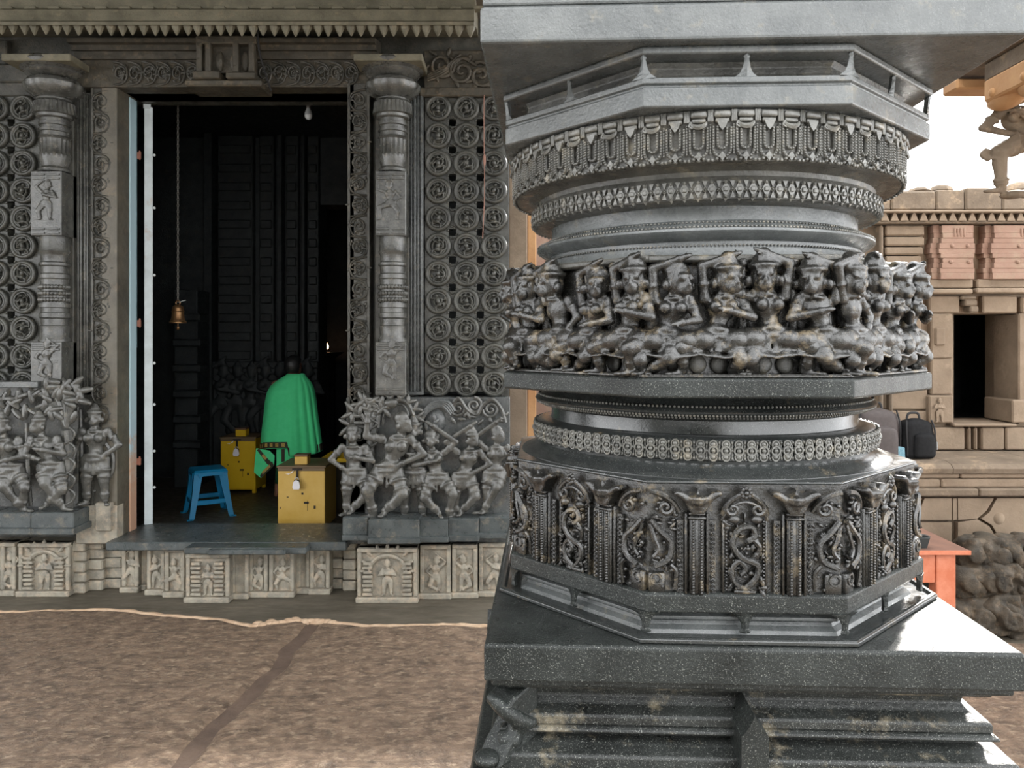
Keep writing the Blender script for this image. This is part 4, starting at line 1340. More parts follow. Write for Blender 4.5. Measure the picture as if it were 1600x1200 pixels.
# ---- dusty figured plinth below
def bay(parent, p0, p1, Yf, z1, fig=None, arch=False, steps=False):
    x0, x1 = wx(p0, Yf), wx(p1, Yf)
    mb = MB(); mb.box(x0, x1, Yf + .03, 7.05, 0, z1, .006)
    mb.box(x0 - .01, x1 + .01, Yf - .03, Yf + .1, 0, .05, .008); mb.box(x0, x1, Yf - .01, Yf + .1, z1 - .035, z1, .006)
    for x in (x0 + .018, x1 - .018): mb.box(x - .018, x + .018, Yf, Yf + .05, .05, z1 - .03, .006)
    if steps:
        for x in (x0 + .09, x1 - .09):
            for k in range(8):
                mb.box(x - .045 + .008 * (k % 2), x + .045 - .008 * (k % 2), Yf - .015, Yf + .04, .06 + k * .038, .06 + k * .038 + .024, .004)
    if arch:
        c = (x0 + x1) / 2; R_ = min((x1 - x0) * .33, .16)
        mb.tube([(c + R_ * cos(a), Yf + .01, .26 + R_ * .9 * sin(a)) for a in [pi * i / 14 for i in range(15)]], .018, 6)
        for k in range(9): leaf(mb, c + (R_ + .03) * cos(pi * k / 8), .27 + (R_ + .02) * sin(pi * k / 8), pi * k / 8, .06, .016, Yf + .01, .02)
    o = mb.build('relief_block', M_dado, parent, smooth=True, angle=35)
    if fig is not None:
        s = (z1 - .1) / .36 * .88
        link(dfigs[fig % 4], 'relief_figure', o, ((x0 + x1) / 2, Yf + .02, .05), 0, (s * (-1 if fig > 3 else 1), s, s))
dfigs = []
for me in smallfigs:
    c = me.copy(); c.materials.clear(); c.materials.append(M_dado); dfigs.append(c)
pl = thing('plinth', (-4.2, 6.9, 0), 'dusty low plinth with small carved figures left of the threshold', 'plinth', 'figured plinths at the foot of the entrance wall')
bay(pl, -90, 0, 6.86, .47, 1); bay(pl, 0, 24, 6.84, .47, 2); bay(pl, 28, 108, 6.82, .47, 3, True, True)
for j, (p0, p1, Yf) in enumerate(((108, 132, 6.88), (132, 160, 6.96), (160, 190, 7.02))):
    for k in range(5):
        m2 = MB(); z = .0 + k * .094
        m2.box(wx(p0, Yf), wx(p1, Yf), Yf + (.02 if k % 2 else 0), 7.05, z, z + .09, .012); m2.build('moulding_block', M_dado, pl)
bay(pl, 190, 216, 6.93, .47, 0)
pc = thing('plinth', (-2.5, 6.7, 0), 'dusty low plinth with small carved figures directly below the threshold', 'plinth', 'figured plinths at the foot of the entrance wall')
bay(pc, 218, 229, 7.0, .43); bay(pc, 229, 257, 6.86, .43, 4); bay(pc, 257, 288, 6.8, .43, 1); bay(pc, 290, 358, 6.66, .42, 3, False, True); bay(pc, 360, 388, 6.76, .43); bay(pc, 388, 418, 6.8, .43, 2); bay(pc, 420, 459, 6.8, .43, 5); bay(pc, 463, 484, 6.9, .43); bay(pc, 484, 515, 6.88, .43, 0)
pr = thing('plinth', (-.8, 6.75, 0), 'dusty low plinth with small carved figures under the right dancers panel', 'plinth', 'figured plinths at the foot of the entrance wall')
for j, (p0, p1, Yf) in enumerate(((515, 535, 7.0), (535, 556, 6.95))):
    for k in range(5):
        m2 = MB(); z = .0 + k * .094
        m2.box(wx(p0, Yf), wx(p1, Yf), Yf + (.02 if k % 2 else 0), 7.05, z, z + .09, .012); m2.build('moulding_block', M_dado, pr)
bay(pr, 558, 652, 6.66, .47, 7, True, True); bay(pr, 656, 704, 6.76, .47, 2); bay(pr, 706, 746, 6.78, .47, 6); bay(pr, 748, 797, 6.82, .47, 0)
# ------------------------------------------------------------------ sandstone pavilion on the right
pv = thing('pavilion', (4.2, 6.9, 0), 'tan sandstone pavilion wall with a dark doorway and carved cornice, right of the pillar', 'building')
YU = 7.0
XL, XR = 2.75, 7.4
def P4(name, boxes, mat, Yf, ch=.012, depth=None):
    for (a, y0, b_, y1) in boxes:
        m2 = MB(); m2.box(wx(a, Yf), wx(b_, Yf) if b_ < 1640 else XR, Yf, (Yf + depth) if depth else 7.3, wz(y1, Yf), wz(y0, Yf), ch)
        m2.build(name, mat, pv)
# core with the dark opening
mb = MB()
ox0, ox1, oz0, oz1 = wx(1490, YU), wx(1592, YU), wz(662, YU), wz(490, YU)
mb.box(XL, ox0, YU, YU + .5, .9, 3.45); mb.box(ox1, XR, YU, YU + .5, .9, 3.45)
mb.box(ox0, ox1, YU, YU + .5, oz1, 3.45); mb.box(ox0, ox1, YU, YU + .5, .9, oz0)
mb.build('core_wall', M_sand, pv)
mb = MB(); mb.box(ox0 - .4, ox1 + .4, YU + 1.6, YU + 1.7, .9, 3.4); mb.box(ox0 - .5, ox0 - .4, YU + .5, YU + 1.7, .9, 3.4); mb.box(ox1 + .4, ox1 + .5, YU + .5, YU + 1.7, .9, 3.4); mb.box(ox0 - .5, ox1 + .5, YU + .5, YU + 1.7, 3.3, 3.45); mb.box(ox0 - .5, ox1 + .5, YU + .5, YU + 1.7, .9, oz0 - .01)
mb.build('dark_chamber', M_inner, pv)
# parapet blocks and cornice
rg = random.Random(3)
px = 1290
while px < 1640:
    wd = rg.choice((46, 58, 70))
    m2 = MB(); Yf = 6.86
    m2.box(wx(px, Yf), wx(px + wd - 1, Yf), Yf + rg.uniform(0, .015), 7.4, wz(328, Yf), wz(rg.choice((293, 296, 298)), Yf), .014)
    m2.build('parapet_block', M_sandd, pv); px += wd
mb = MB(); mb.ell((wx(1474, 6.95), 7.0, wz(297, 6.95)), (.1, .12, .06)); mb.ell((wx(1440, 6.95), 7.0, wz(298, 6.95)), (.1, .12, .04))
mb.ell((wx(1597, 6.95), 7.0, wz(296, 6.95)), (.12, .12, .08))
for nm, part in (('parapet_knob', mb),): part.build(nm, M_sandd, pv, smooth=True, kind='stuff')
P4('cornice_fillet', [(1290, 328, 1650, 332)], M_sand, 6.80)
P4('cornice_back', [(1290, 332, 1650, 346)], M_sandd, 6.90)
P4('cornice_lip', [(1290, 345, 1650, 349)], M_sandd, 6.84)
tri = MB().prism([(-.036, -.037), (.036, -.037), (.006, .037), (-.006, .037)], -.03, .06).mesh('cornice_tooth', M_sand)
for i in range(26):
    p = 1290 + i * 15.1
    link(tri, 'cornice_tooth', pv, (wx(p, 6.86), 6.86, wz(339, 6.86)))
# plain block pier left of the niches
P4('pier_block', [(1384, 352, 1445, 368), (1384, 370, 1445, 384), (1384, 386, 1443, 398), (1384, 400, 1440, 412), (1386, 414, 1440, 600)], M_sand, 6.9)
P4('pier_strip', [(1375, 352, 1381, 640), (1391, 414, 1396, 700)], M_sandd, 6.88)
# two stepped niche towers, pink washed
def niche(a, b_, seedv):
    ys = [352, 364, 372, 380, 388, 396, 403, 411, 419, 426, 436]
    ds = [1, 2, 0, -3, -4, -1, 2, 1, -2, -1]
    for k in range(len(ds)):
        y0, y1, d_ = ys[k], ys[k + 1], ds[k]
        m2 = MB(); Yf = 6.86 - .004 * (k % 2)
        m2.box(wx(a + d_ + 8, Yf), wx(b_ - d_ * .5, Yf) if b_ < 1640 else XR, Yf, YU + .02, wz(y1, Yf), wz(y0, Yf), .003)
        m2.build('niche_tier', M_sandp, pv)
        m2 = MB(); Yf = 6.9
        m2.box(wx(a + d_ - 6, Yf), wx(a + d_ + 4, Yf), Yf, YU + .02, wz(y1, Yf), wz(y0, Yf), .003)
        m2.build('niche_pilaster', M_sandp, pv)
    mb = MB()
    c = (a + b_) / 2 + 8
    for k in range(4):
        mb.cap((wx(c - 8 + 5 * k, 6.85), 6.86, wz(358, 6.85)), (wx(c - 8 + 5 * k, 6.85), 6.86, wz(368, 6.85)), .012, .012, 6)
    mb.ell((wx(c - 12, 6.85), 6.86, wz(384, 6.85)), .02); mb.ell((wx(c + 12, 6.85), 6.86, wz(384, 6.85)), .02); mb.ell((wx(c - 14, 6.85), 6.86, wz(409, 6.85)), .02); mb.ell((wx(c + 14, 6.85), 6.86, wz(409, 6.85)), .02)
    mb.build('niche_carving', M_sandp, pv, smooth=True, kind='stuff')
niche(1463, 1522, 1); niche(1544, 1650, 2)
P4('band_block', [(1452, 436, 1521, 450), (1527, 436, 1650, 450)], M_sand, 6.9)
P4('string_course', [(1445, 451, 1521, 459), (1526, 450, 1650, 458)], M_sand, 6.84)
P4('lintel_block', [(1452, 462, 1500, 489), (1536, 462, 1590, 489), (1596, 464, 1650, 489)], M_sand, 6.93)
P4('bracket_block', [(1502, 462, 1526, 468), (1508, 468, 1528, 478), (1516, 478, 1530, 488)], M_sandd, 6.9)
P4('jamb_block', [(1455, 490, 1489, 560), (1455, 561, 1488, 617), (1592, 490, 1605, 640)], M_sand, 6.93)
P4('jamb_panel', [(1462, 512, 1478, 540)], M_sand, 6.91)
P4('figure_block', [(1452, 618, 1490, 661)], M_sand, 6.9); P4('sill_block', [(1490, 662, 1590, 667), (1582, 625, 1650, 661)], M_sand, 6.88)
c = smallfigs[3].copy(); c.materials.clear(); c.materials.append(M_sand)
link(c, 'carved_figure', pv, (wx(1467, 6.9), 6.89, wz(660, 6.9)), 0, (.62, .5, .62))
P4('wall_block', [(1380, 602, 1450, 640), (1380, 642, 1450, 702)], M_sand, 6.95)
P4('dado_block', [(1444, 668, 1508, 703), (1513, 668, 1518, 703), (1523, 668, 1528, 703), (1534, 668, 1570, 703), (1572, 668, 1650, 703)], M_sand, 6.92)
# ledge and lower wall
mb = MB()
prof = [(7.0, 1.275), (6.42, 1.27), (6.34, 1.255), (6.3, 1.22), (6.31, 1.18), (6.38, 1.16), (6.4, 1.155), (6.4, .9), (7.0, .9)]
for a, b_ in ((XL, 3.62), (3.625, 4.4), (4.405, XR)):
    m2 = MB().wallprof(prof, a, b_); m2.build('ledge_slab', M_sandd, pv, smooth=True, angle=30)
YL = 6.3
P4('course_block', [(1290, 727, 1500, 748), (1501, 727, 1650, 748)], M_sand, YL + .04)
P4('course_block', [(1290, 749, 1470, 762), (1471, 749, 1650, 762)], M_sand, YL + .02)
P4('fillet', [(1290, 764, 1530, 776), (1531, 764, 1650, 776)], M_sandd, YL - .03)
P4('panel_back', [(1290, 776, 1650, 862)], M_sandd, YL + .1)
# panels with incised star shapes
def panel(poly):
    m2 = MB().prism([(wx(x, YL + .05), wz(y, YL + .05)) for x, y in poly], YL + .04, YL + .11)
    m2.build('star_panel', M_sand, pv)
panel([(1488, 778), (1494, 778), (1494, 812), (1488, 812)])
panel([(1496, 778), (1552, 778), (1540, 798), (1526, 810), (1496, 812)]); panel([(1496, 816), (1526, 811), (1545, 822), (1560, 848), (1556, 850), (1496, 850)])
panel([(1557, 778), (1650, 778), (1650, 850), (1566, 850), (1549, 820), (1532, 810), (1545, 800)])
panel([(1290, 778), (1440, 778), (1430, 800), (1290, 800)]); panel([(1444, 778), (1486, 778), (1486, 812), (1424, 812), (1436, 798)]); panel([(1290, 816), (1486, 816), (1486, 852), (1290, 852)])
mb = MB(); mb.ell((wx(1566, YL), YL + .06, wz(812, YL)), (.055, .04, .06), 10, 8); mb.build('star_boss', M_sand, pv, smooth=True)
P4('base_course', [(1290, 856, 1500, 878), (1501, 858, 1650, 880)], M_sandd, YL - .02)
mb = MB(); mb.box(XL, XR, YL + .1, 7.0, 0, wz(878, YL)); mb.build('foundation', M_rubble, pv)

# rubble of carved fragments at its foot
rg = random.Random(11)
spots = [(1512, 985, .17), (1532, 975, .16), (1556, 990, .19), (1585, 985, .18), (1612, 980, .18), (1505, 940, .15), (1530, 930, .15), (1560, 940, .17), (1592, 935, .16), (1520, 900, .13), (1548, 905, .14), (1578, 898, .14), (1480, 985, .15), (1606, 900, .14)]
lab = ['rounded dark carved fragment at the left end of the rubble heap, lowest row', 'squat mossy fragment in the lowest row, second from the orange bench', 'broad dark fragment in the middle of the lowest rubble row', 'dark fragment in the lowest rubble row toward the right frame edge', 'dark fragment of the lowest rubble row cut by the frame edge', 'upright fragment just right of the orange bench leg, middle row', 'scroll carved fragment in the middle rubble row beside the bench', 'fragment with a round boss in the middle of the rubble heap', 'dark fragment in the middle rubble row by the frame edge', 'small fragment on top of the heap nearest the orange bench', 'small tan topped fragment at the centre top of the heap', 'small fragment on top of the heap right of its centre', 'fragment half hidden behind the orange bench leg', 'small fragment on top of the heap at the frame edge']
for i, (p, y, s) in enumerate(spots):
    row = 0 if y > 960 else (1 if y > 915 else 2)
    Yf = 5.98 + .03 * row
    m2 = MB(); zc = (.0, .27, .5)[row] + s * .85
    bm = bmesh.new(); bmesh.ops.create_icosphere(bm, subdivisions=4, radius=1)
    for v in bm.verts:
        n_ = noise.noise(v.co * 1.7 + V((i * 9, 0, 0))) * .35 + noise.noise(v.co * 5 + V((i * 5, 0, 0))) * .16
        q = V((max(-.75, min(.75, v.co.x)), max(-.7, min(.7, v.co.y)), max(-.72, min(.72, v.co.z)))) * (1.2 + n_)
        v.co = q
    m2.add([(v.co.x * s * 1.02, v.co.y * s * .8, v.co.z * s) for v in bm.verts], [[v.index for v in f.verts] for f in bm.faces])
    bm.free()
    p_, r_ = spiral(s * .2 * (-1) ** i, 0, s * .5, 1.5, i, s * .13, -s * .85, 18); m2.tube(p_, r_, 6)
    m2.ell((-s * .5, -s * .7, s * .3), s * .2); m2.ell((s * .6, -s * .7, -s * .3), s * .22)
    me = remeshed(m2, 'carved_fragment', M_rubble, .02)
    X = wx(p, Yf)
    o = link(me, 'carved_fragment', None, (X, Yf, zc))
    tag(o, lab[i], 'stone', 'carved fragments heaped below the pavilion')

# pale strip of another column and wall seen past the end of the entrance wall
t = thing('sandstone_column', (.16, 8.3, 0), 'tan square sandstone column glimpsed between lattice screen and black pillar', 'column')
mb = MB(); mb.box(wx(795, 8.2), wx(824, 8.2), 8.2, 8.5, 0, 4.6, .01); mb.build('shaft', M_sand, t)
mb = MB(); mb.box(wx(824, 8.24), wx(838, 8.24), 8.24, 8.5, 0, 4.6, .01); mb.build('corner_strip', M_orange, t)
mb = MB(); mb.box(wx(803, 8.2), wx(850, 8.2), 8.15, 8.6, 4.6, 5.0, .02); mb.build('capital', M_sand, t)
mb = MB(); mb.box(wx(803, 8.2), wx(845, 8.2), 8.12, 8.6, 0, .3, .02); mb.build('base', M_sand, t)
o = MB().box(.3, 7.6, 10.5, 10.8, 0, 4.25).build('court_wall', M_sandp); tag(o, 'pale pink court wall far behind the narrow gap, widened unseen behind the pavilion to block sun', 'wall')  # unseen stretch behind the pavilion added to keep sun off the floor

# ------------------------------------------------------------------ eave beam and bracket figure, upper right
ev = thing('eave', (3.6, 4.4, 3.7), 'sandstone eave beam, orange with painted bounce light, with carved underside at the upper right corner', 'eave')
mb = MB()
mb.box(3.02, 3.3, 2.2, 4.92, 3.8, 3.94, .012); mb.build('beam', M_orange, ev)
mb = MB(); mb.box(3.04, 3.32, 4.35, 4.95, 3.94, 4.06, .012); mb.build('beam_block', M_sandd, ev)
mb = MB(); mb.box(2.99, 5.5, 5.16, 5.34, 3.97, 4.04, .012); mb.build('cross_beam', M_orange, ev)
mb = MB(); mb.box(3.0, 6.0, 2.2, 5.4, 4.06, 4.2, .01); mb.build('roof_slab', M_sandd, ev)
mb = MB()
for i in range(7):
    y = 4.85 - .3 * i
    mb.ell((3.12, y, 3.81), (.09, .15, .07 + .012 * i), 12, 8); mb.ell((3.02, y - .02, 3.84), (.02, .028, .028), 8, 6)
mb.build('scallops', M_orange, ev, smooth=True, kind='stuff')
mb = MB(); mb.ngon_lathe([(.3, 0), (.3, .4), (.2, .5), (.2, 3.3), (.35, 3.5), (.35, 3.8)], 8, Matrix.Translation((4.1, 4.4, 0))); mb.box(3.3, 4.3, 4.25, 4.5, 3.8, 3.94, .01); mb.build('post', M_orange, ev)
bf = figure_solids(up='hip', arm2='chest', legL='lunge', legR='cross', lean=-.1, female=True, hipx=.04, headturn=.6, hs=1.15, fat=1.05)
for k in range(4):
    bf.tube(spline([(-.1, -.1 - .01 * k, .56 - .02 * k), (-.2 - .03 * k, -.12, .47 - .02 * k), (-.29 + .035 * k, -.1, .33 + .02 * k)], 5), .022, 6)
bf.tube(spline([(-.3, -.08, .33), (-.35, -.08, .38), (-.31, -.08, .43)], 4), .028, 6)
bf.tube(spline([(.12, .04, .0), (.26, .05, .1), (.3, .05, .5), (.2, .03, 1.05)], 5), .045, 8)
for x in (-.12, 0, .12): bf.ell((x, -.02, -.02), (.1, .1, .045))
bf.v = [(x * .95, y * .8, z * .76) for x, y, z in bf.v]
me = remeshed(bf, 'bracket_figure', M_sandd, .008)
o = link(me, 'bracket_figure', None, (3.37, 5.02, 3.25), .1, (1, .8, .86))
o.rotation_euler.y = -.08
tag(o, 'weathered stone bracket figure leaning out under the orange eave against the sky', 'statue')

# ------------------------------------------------------------------ bags, bench, cup
def soft_box(w_, d_, h_, top=.75, n=24, m=16):
    """rounded bag body: superellipse rings shrinking and leaning towards the top"""
    prof = []
    for j in range(m + 1):
        t = j / m
        s = min(1, (t / .08) ** .5 * .12 + .88 if t < .08 else 1)
        s *= 1 - (1 - top) * max(0, (t - .25) / .75) ** 2
        if t > .86: s *= max(.0, 1 - ((t - .86) / .14) ** 2.2 * .75)
        prof.append((s, t * h_))
    vs, fs = [], []
    for s, z in prof:
        for i in range(n):
            a = 2 * pi * i / n
            c_, s_ = cos(a), sin(a)
            x = abs(c_) ** .5 * (1 if c_ > 0 else -1) * w_ / 2 * s
            y = abs(s_) ** .6 * (1 if s_ > 0 else -1) * d_ / 2 * s
            vs.append((x * (1 + .03 * noise.noise((x * 9, y * 9, z * 9))), y * (1 + .05 * noise.noise((x * 8, y * 8, z * 8 + 5))), z))
    for j in range(m):
        for i in range(n):
            fs.append((j * n + i, j * n + (i + 1) % n, (j + 1) * n + (i + 1) % n, (j + 1) * n + i))
    fs.append(tuple(range(n - 1, -1, -1))); fs.append(tuple(m * n + i for i in range(n)))
    return vs, fs
M_blk = plain('black_nylon', (.006, .0065, .007), .7, spec=.15, c2=(.013, .0135, .015), var=.2, vscale=40, bump=.2)
M_gry = plain('grey_brown_nylon', (.055, .045, .044), .7, c2=(.08, .066, .063), var=.2, vscale=30, bump=.2)
M_trim = plain('black_webbing', (.01, .01, .011), .7)
def backpack(X, Y, Z, w_, d_, h_, mat, label, rot=0.0, blue=False, tagm=False):
    t = thing('backpack', (X, Y, Z), label, 'backpack', 'backpacks on the pavilion ledge')
    T = Matrix.Translation((X, Y, Z)) @ Matrix.Rotation(rot, 4, 'Z')
    MB().add(*soft_box(w_, d_, h_), M=T).build('body', mat, t, smooth=True, angle=70)
    MB().add(*soft_box(w_ * .62, d_ * .5, h_ * .62, .85), M=T @ Matrix.Translation((.02, -d_ * .42, .015))).build('front_pocket', mat, t, smooth=True, angle=70)
    mb = MB(); mb.tube(spline([(-.06, .02, h_ - .02), (-.045, .02, h_ + .035), (.0, .02, h_ + .045), (.045, .02, h_ + .035), (.06, .02, h_ - .02)], 5), .011, 7, T, flat=.6); mb.build('handle', M_trim, t, smooth=True)
    for s in (-1, 1):
        mb = MB(); mb.tube(spline([(s * w_ * .36, -d_ * .3, h_ * .97), (s * w_ * .41, -d_ * .42, h_ * .7), (s * w_ * .4, -d_ * .46, h_ * .3), (s * w_ * .4, -d_ * .45, .03)], 6), .007, 6, T); mb.build('zip', M_trim, t, smooth=True)
    mb = MB(); mb.tube(spline([(w_ * .44, .0, h_ * .7), (w_ * .56, -.02, h_ * .45), (w_ * .5, -.02, .06)], 6), .013, 6, T, flat=.5); mb.build('strap', M_trim, t, smooth=True)
    if blue:
        mb = MB(); mb.add(*soft_box(w_ * .42, d_ * .2, h_ * .26, .95), M=T @ Matrix.Translation((w_ * .28, -d_ * .48, .0))); mb.build('side_pocket', plain('teal_mesh', (.1, .23, .29), .8, c2=(.2, .35, .42), var=.1, vscale=90), t, smooth=True, angle=60, label='teal blue side pocket')
    if tagm:
        mb = MB(); mb.box(w_ * .47, w_ * .49, -.09, -.05, h_ * .22, h_ * .42, .004, T); mb.build('reflective_tab', plain('white_tab', (.75, .78, .78), .4), t, label='white reflective tab')
    return t
backpack(wx(1429, 6.58), 6.58, 1.272, .31, .2, .335, M_blk, 'black backpack with carry handle on the pavilion ledge', .1, tagm=True)
backpack(wx(1368, 6.62), 6.62, 1.272, .40, .24, .42, M_gry, 'grey brown backpack with teal pocket, leaning beside the black backpack', -.1, blue=True)

M_or = plain('orange_paint', (.5, .135, .06), .5, c2=(.58, .2, .11), var=.12, vscale=12)
M_ort = plain('worn_table_top', (.17, .09, .065), .5, c2=(.25, .13, .09), var=.15, vscale=8)
bt = thing('bench', (2.6, 5.2, .0), 'orange painted wooden bench behind the right side of the pillar', 'bench')
bx0, bx1, by0, by1, bz = 1.95, 2.92, 5.05, 5.75, .88
mb = MB(); mb.box(bx0 - .06, bx1 + .07, by0 - .04, by1 + .05, bz - .0, bz + .03, .006); mb.build('top_board', M_ort, bt)
mb = MB(); mb.box(bx0 - .063, bx1 + .073, by0 - .046, by0 - .04, bz, bz + .03, .002); mb.build('edge_strip', M_or, bt)
for x in (bx0, bx1 - .13):
    for y in (by0, by1 - .1):
        mb = MB(); mb.box(x, x + .13, y, y + .1, 0.02, bz, .006); mb.build('leg', M_or, bt)
mb = MB(); mb.box(bx0 + .13, bx1 - .13, by0 + .01, by0 + .05, bz - .2, bz, .005); mb.build('apron', M_or, bt)
mb = MB(); mb.box(bx0 + .13, bx1 - .13, by1 - .06, by1 - .02, bz - .2, bz, .005); mb.build('apron', M_or, bt)
for x in (bx0 + .03, bx1 - .08):
    mb = MB(); mb.box(x, x + .04, by0 + .1, by1 - .1, bz - .2, bz, .005); mb.build('side_rail', M_or, bt)
cupm = MB()
cupm.ngon_lathe([(.04, 0), (.056, .062), (.058, .07), (.05, .07), (.036, .012)], 6, cap=False)
cupm.ngon_lathe([(.039, 0), (.039, .012)], 6)
cx, cy = wx(1443, 5.06), 5.1
cup = thing('cup', (cx, cy, bz + .03), 'small dark grey faceted bowl on the orange bench beside the pillar', 'bowl')
link(cupm.mesh('bowl_body', plain('dark_slate', (.03, .035, .035), .5)), 'bowl_body', cup, (cx, cy, bz + .03))
o = MB().lathe([(.05, 0), (.056, .005), (.06, .005), (.054, -.003)], 12, cap=False).mesh('rim', plain('dark_slate_rim', (.05, .055, .055), .5), True)
link(o, 'rim', cup, (cx, cy, bz + .098))

# ------------------------------------------------------------------ inside the doorway
FL = .40
M_brass = plain('tarnished_brass', (.34, .2, .09), .42, .8, c2=(.22, .11, .05), var=.15, vscale=25)
bell = thing('bell', (wx(278, 8.0), 8.0, wz(505, 8.0)), 'small tarnished brass bell hanging on a long chain inside the doorway', 'bell')
bX, bY = wx(278, 8.0), 8.0
T = Matrix.Translation((bX, bY, wz(505, 8.0)))
MB().lathe([(.07, 0), (.084, .0), (.086, .008), (.078, .02), (.066, .05), (.06, .1), (.058, .15), (.05, .175), (.03, .188), (.016, .195)], 32, T).build('bell_body', M_brass, bell, smooth=True, angle=50)
mb = MB(); mb.ring((0, 0, .02), .079, .006, 28, 6, T, 'z'); mb.ring((0, 0, .12), .061, .005, 28, 6, T, 'z'); mb.build('bell_band', M_brass, bell, smooth=True, kind='stuff')
mb = MB(); mb.ring((0, 0, .212), .022, .007, 14, 6, T); mb.build('crown_loop', M_brass, bell, smooth=True)
mb = MB(); mb.cap((0, 0, .1), (0, 0, -.04), .006, .007, 6, T); mb.ell((0, 0, -.05), (.018, .018, .024), 8, 6, T); mb.build('clapper', M_brass, bell, smooth=True, angle=60)
mb = MB(); mb.tube(spline([(.015, -.005, .215), (.05, -.01, .23), (.085, -.01, .238)], 4), .004, 5, T); mb.build('wire_tail', plain('bright_wire', (.6, .6, .58), .4), bell)
mb = MB(); z = .235; i = 0
while wz(505, 8.0) + z < 4.98:
    R = Matrix.Rotation(pi / 2 * (i % 2), 4, 'Z')
    mb.ring((0, 0, 0), .012, .0042, 10, 5, T @ Matrix.Translation((0, 0, z)) @ R, 'y', .75, 1.7); z += .031; i += 1
mb.build('chain', plain('iron_chain', (.22, .21, .19), .45, .6), bell, smooth=True, kind='stuff')

lb = thing('light_bulb', (wx(482, 8.1), 8.1, wz(187, 8.1)), 'unlit white bulb hanging from a wire near the top of the doorway', 'light bulb')
T = Matrix.Translation((wx(482, 8.1), 8.1, wz(187, 8.1)))
MB().lathe([(.0, 0), (.018, .003), (.032, .015), (.04, .034), (.041, .05)], 24, T).build('dome', plain('opal_plastic', (.75, .78, .8), .3), lb, smooth=True)
MB().lathe([(.041, .05), (.038, .07), (.03, .095), (.022, .112), (.02, .125)], 24, T).build('collar', plain('white_plastic', (.6, .63, .65), .4), lb, smooth=True)
MB().lathe([(.022, .125), (.024, .13), (.022, .165), (.008, .175), (.004, .3)], 16, T).build('holder', plain('grey_holder', (.25, .26, .27), .5), lb, smooth=True, angle=40)
mb = MB(); mb.cap((0, 0, .29), (0, 0, 4.995 - wz(187, 8.1)), .003, .003, 5, T); mb.build('wire', M_trim, lb)

# blue plastic stool
M_st = plain('blue_plastic', (.004, .15, .3), .4, spec=.3)
sx_, sy_ = wx(325, 8.25), 8.25
stool = thing('stool', (sx_, sy_, FL), 'bright blue moulded plastic stool standing inside the doorway', 'stool')
T = Matrix.Translation((sx_, sy_, FL)) @ Matrix.Rotation(.55, 4, 'Z')
SH = .50
mb = MB(); mb.box(-.165, .165, -.165, .165, SH - .022, SH, .012, T); mb.box(-.172, .172, -.172, .172, SH - .045, SH - .016, .008, T); mb.build('seat', M_st, stool)
for k in range(4):
    R = T @ Matrix.Rotation(k * pi / 2, 4, 'Z')
    vs, fs = [], []
    rows = [(SH - .03, .165, .085), (SH * .6, .18, .068), (.12, .205, .056), (.02, .22, .052), (.0, .23, .05)]
    for z, o_, w_ in rows:
        i_ = o_ - .012
        vs += [(o_, o_, z), (o_ - w_, o_, z), (o_ - w_, i_, z), (i_, i_, z), (i_, o_ - w_, z), (o_, o_ - w_, z)]
    for j in range(len(rows) - 1):
        for i in range(6): fs.append((j * 6 + i, j * 6 + (i + 1) % 6, j * 6 + 6 + (i + 1) % 6, j * 6 + 6 + i))
    fs += [tuple(range(6)), tuple(range(len(vs) - 6, len(vs)))]
    mb = MB().add(vs, fs, R)
    mb.box(.19, .245, .19, .245, 0, .012, .004, R)
    mb.build('leg', M_st, stool)
    mb = MB(); mb.box(-.16, .16, -.192, -.178, .14, .19, .005, R)
    mb.build('stretcher', M_st, stool)
    mb = MB()
    mb.prism([(-.13, SH - .03), (.13, SH - .03), (.115, SH - .085), (.08, SH - .06), (-.08, SH - .06), (-.115, SH - .085)], -.178, -.164, R)
    mb.build('apron', M_st, stool)

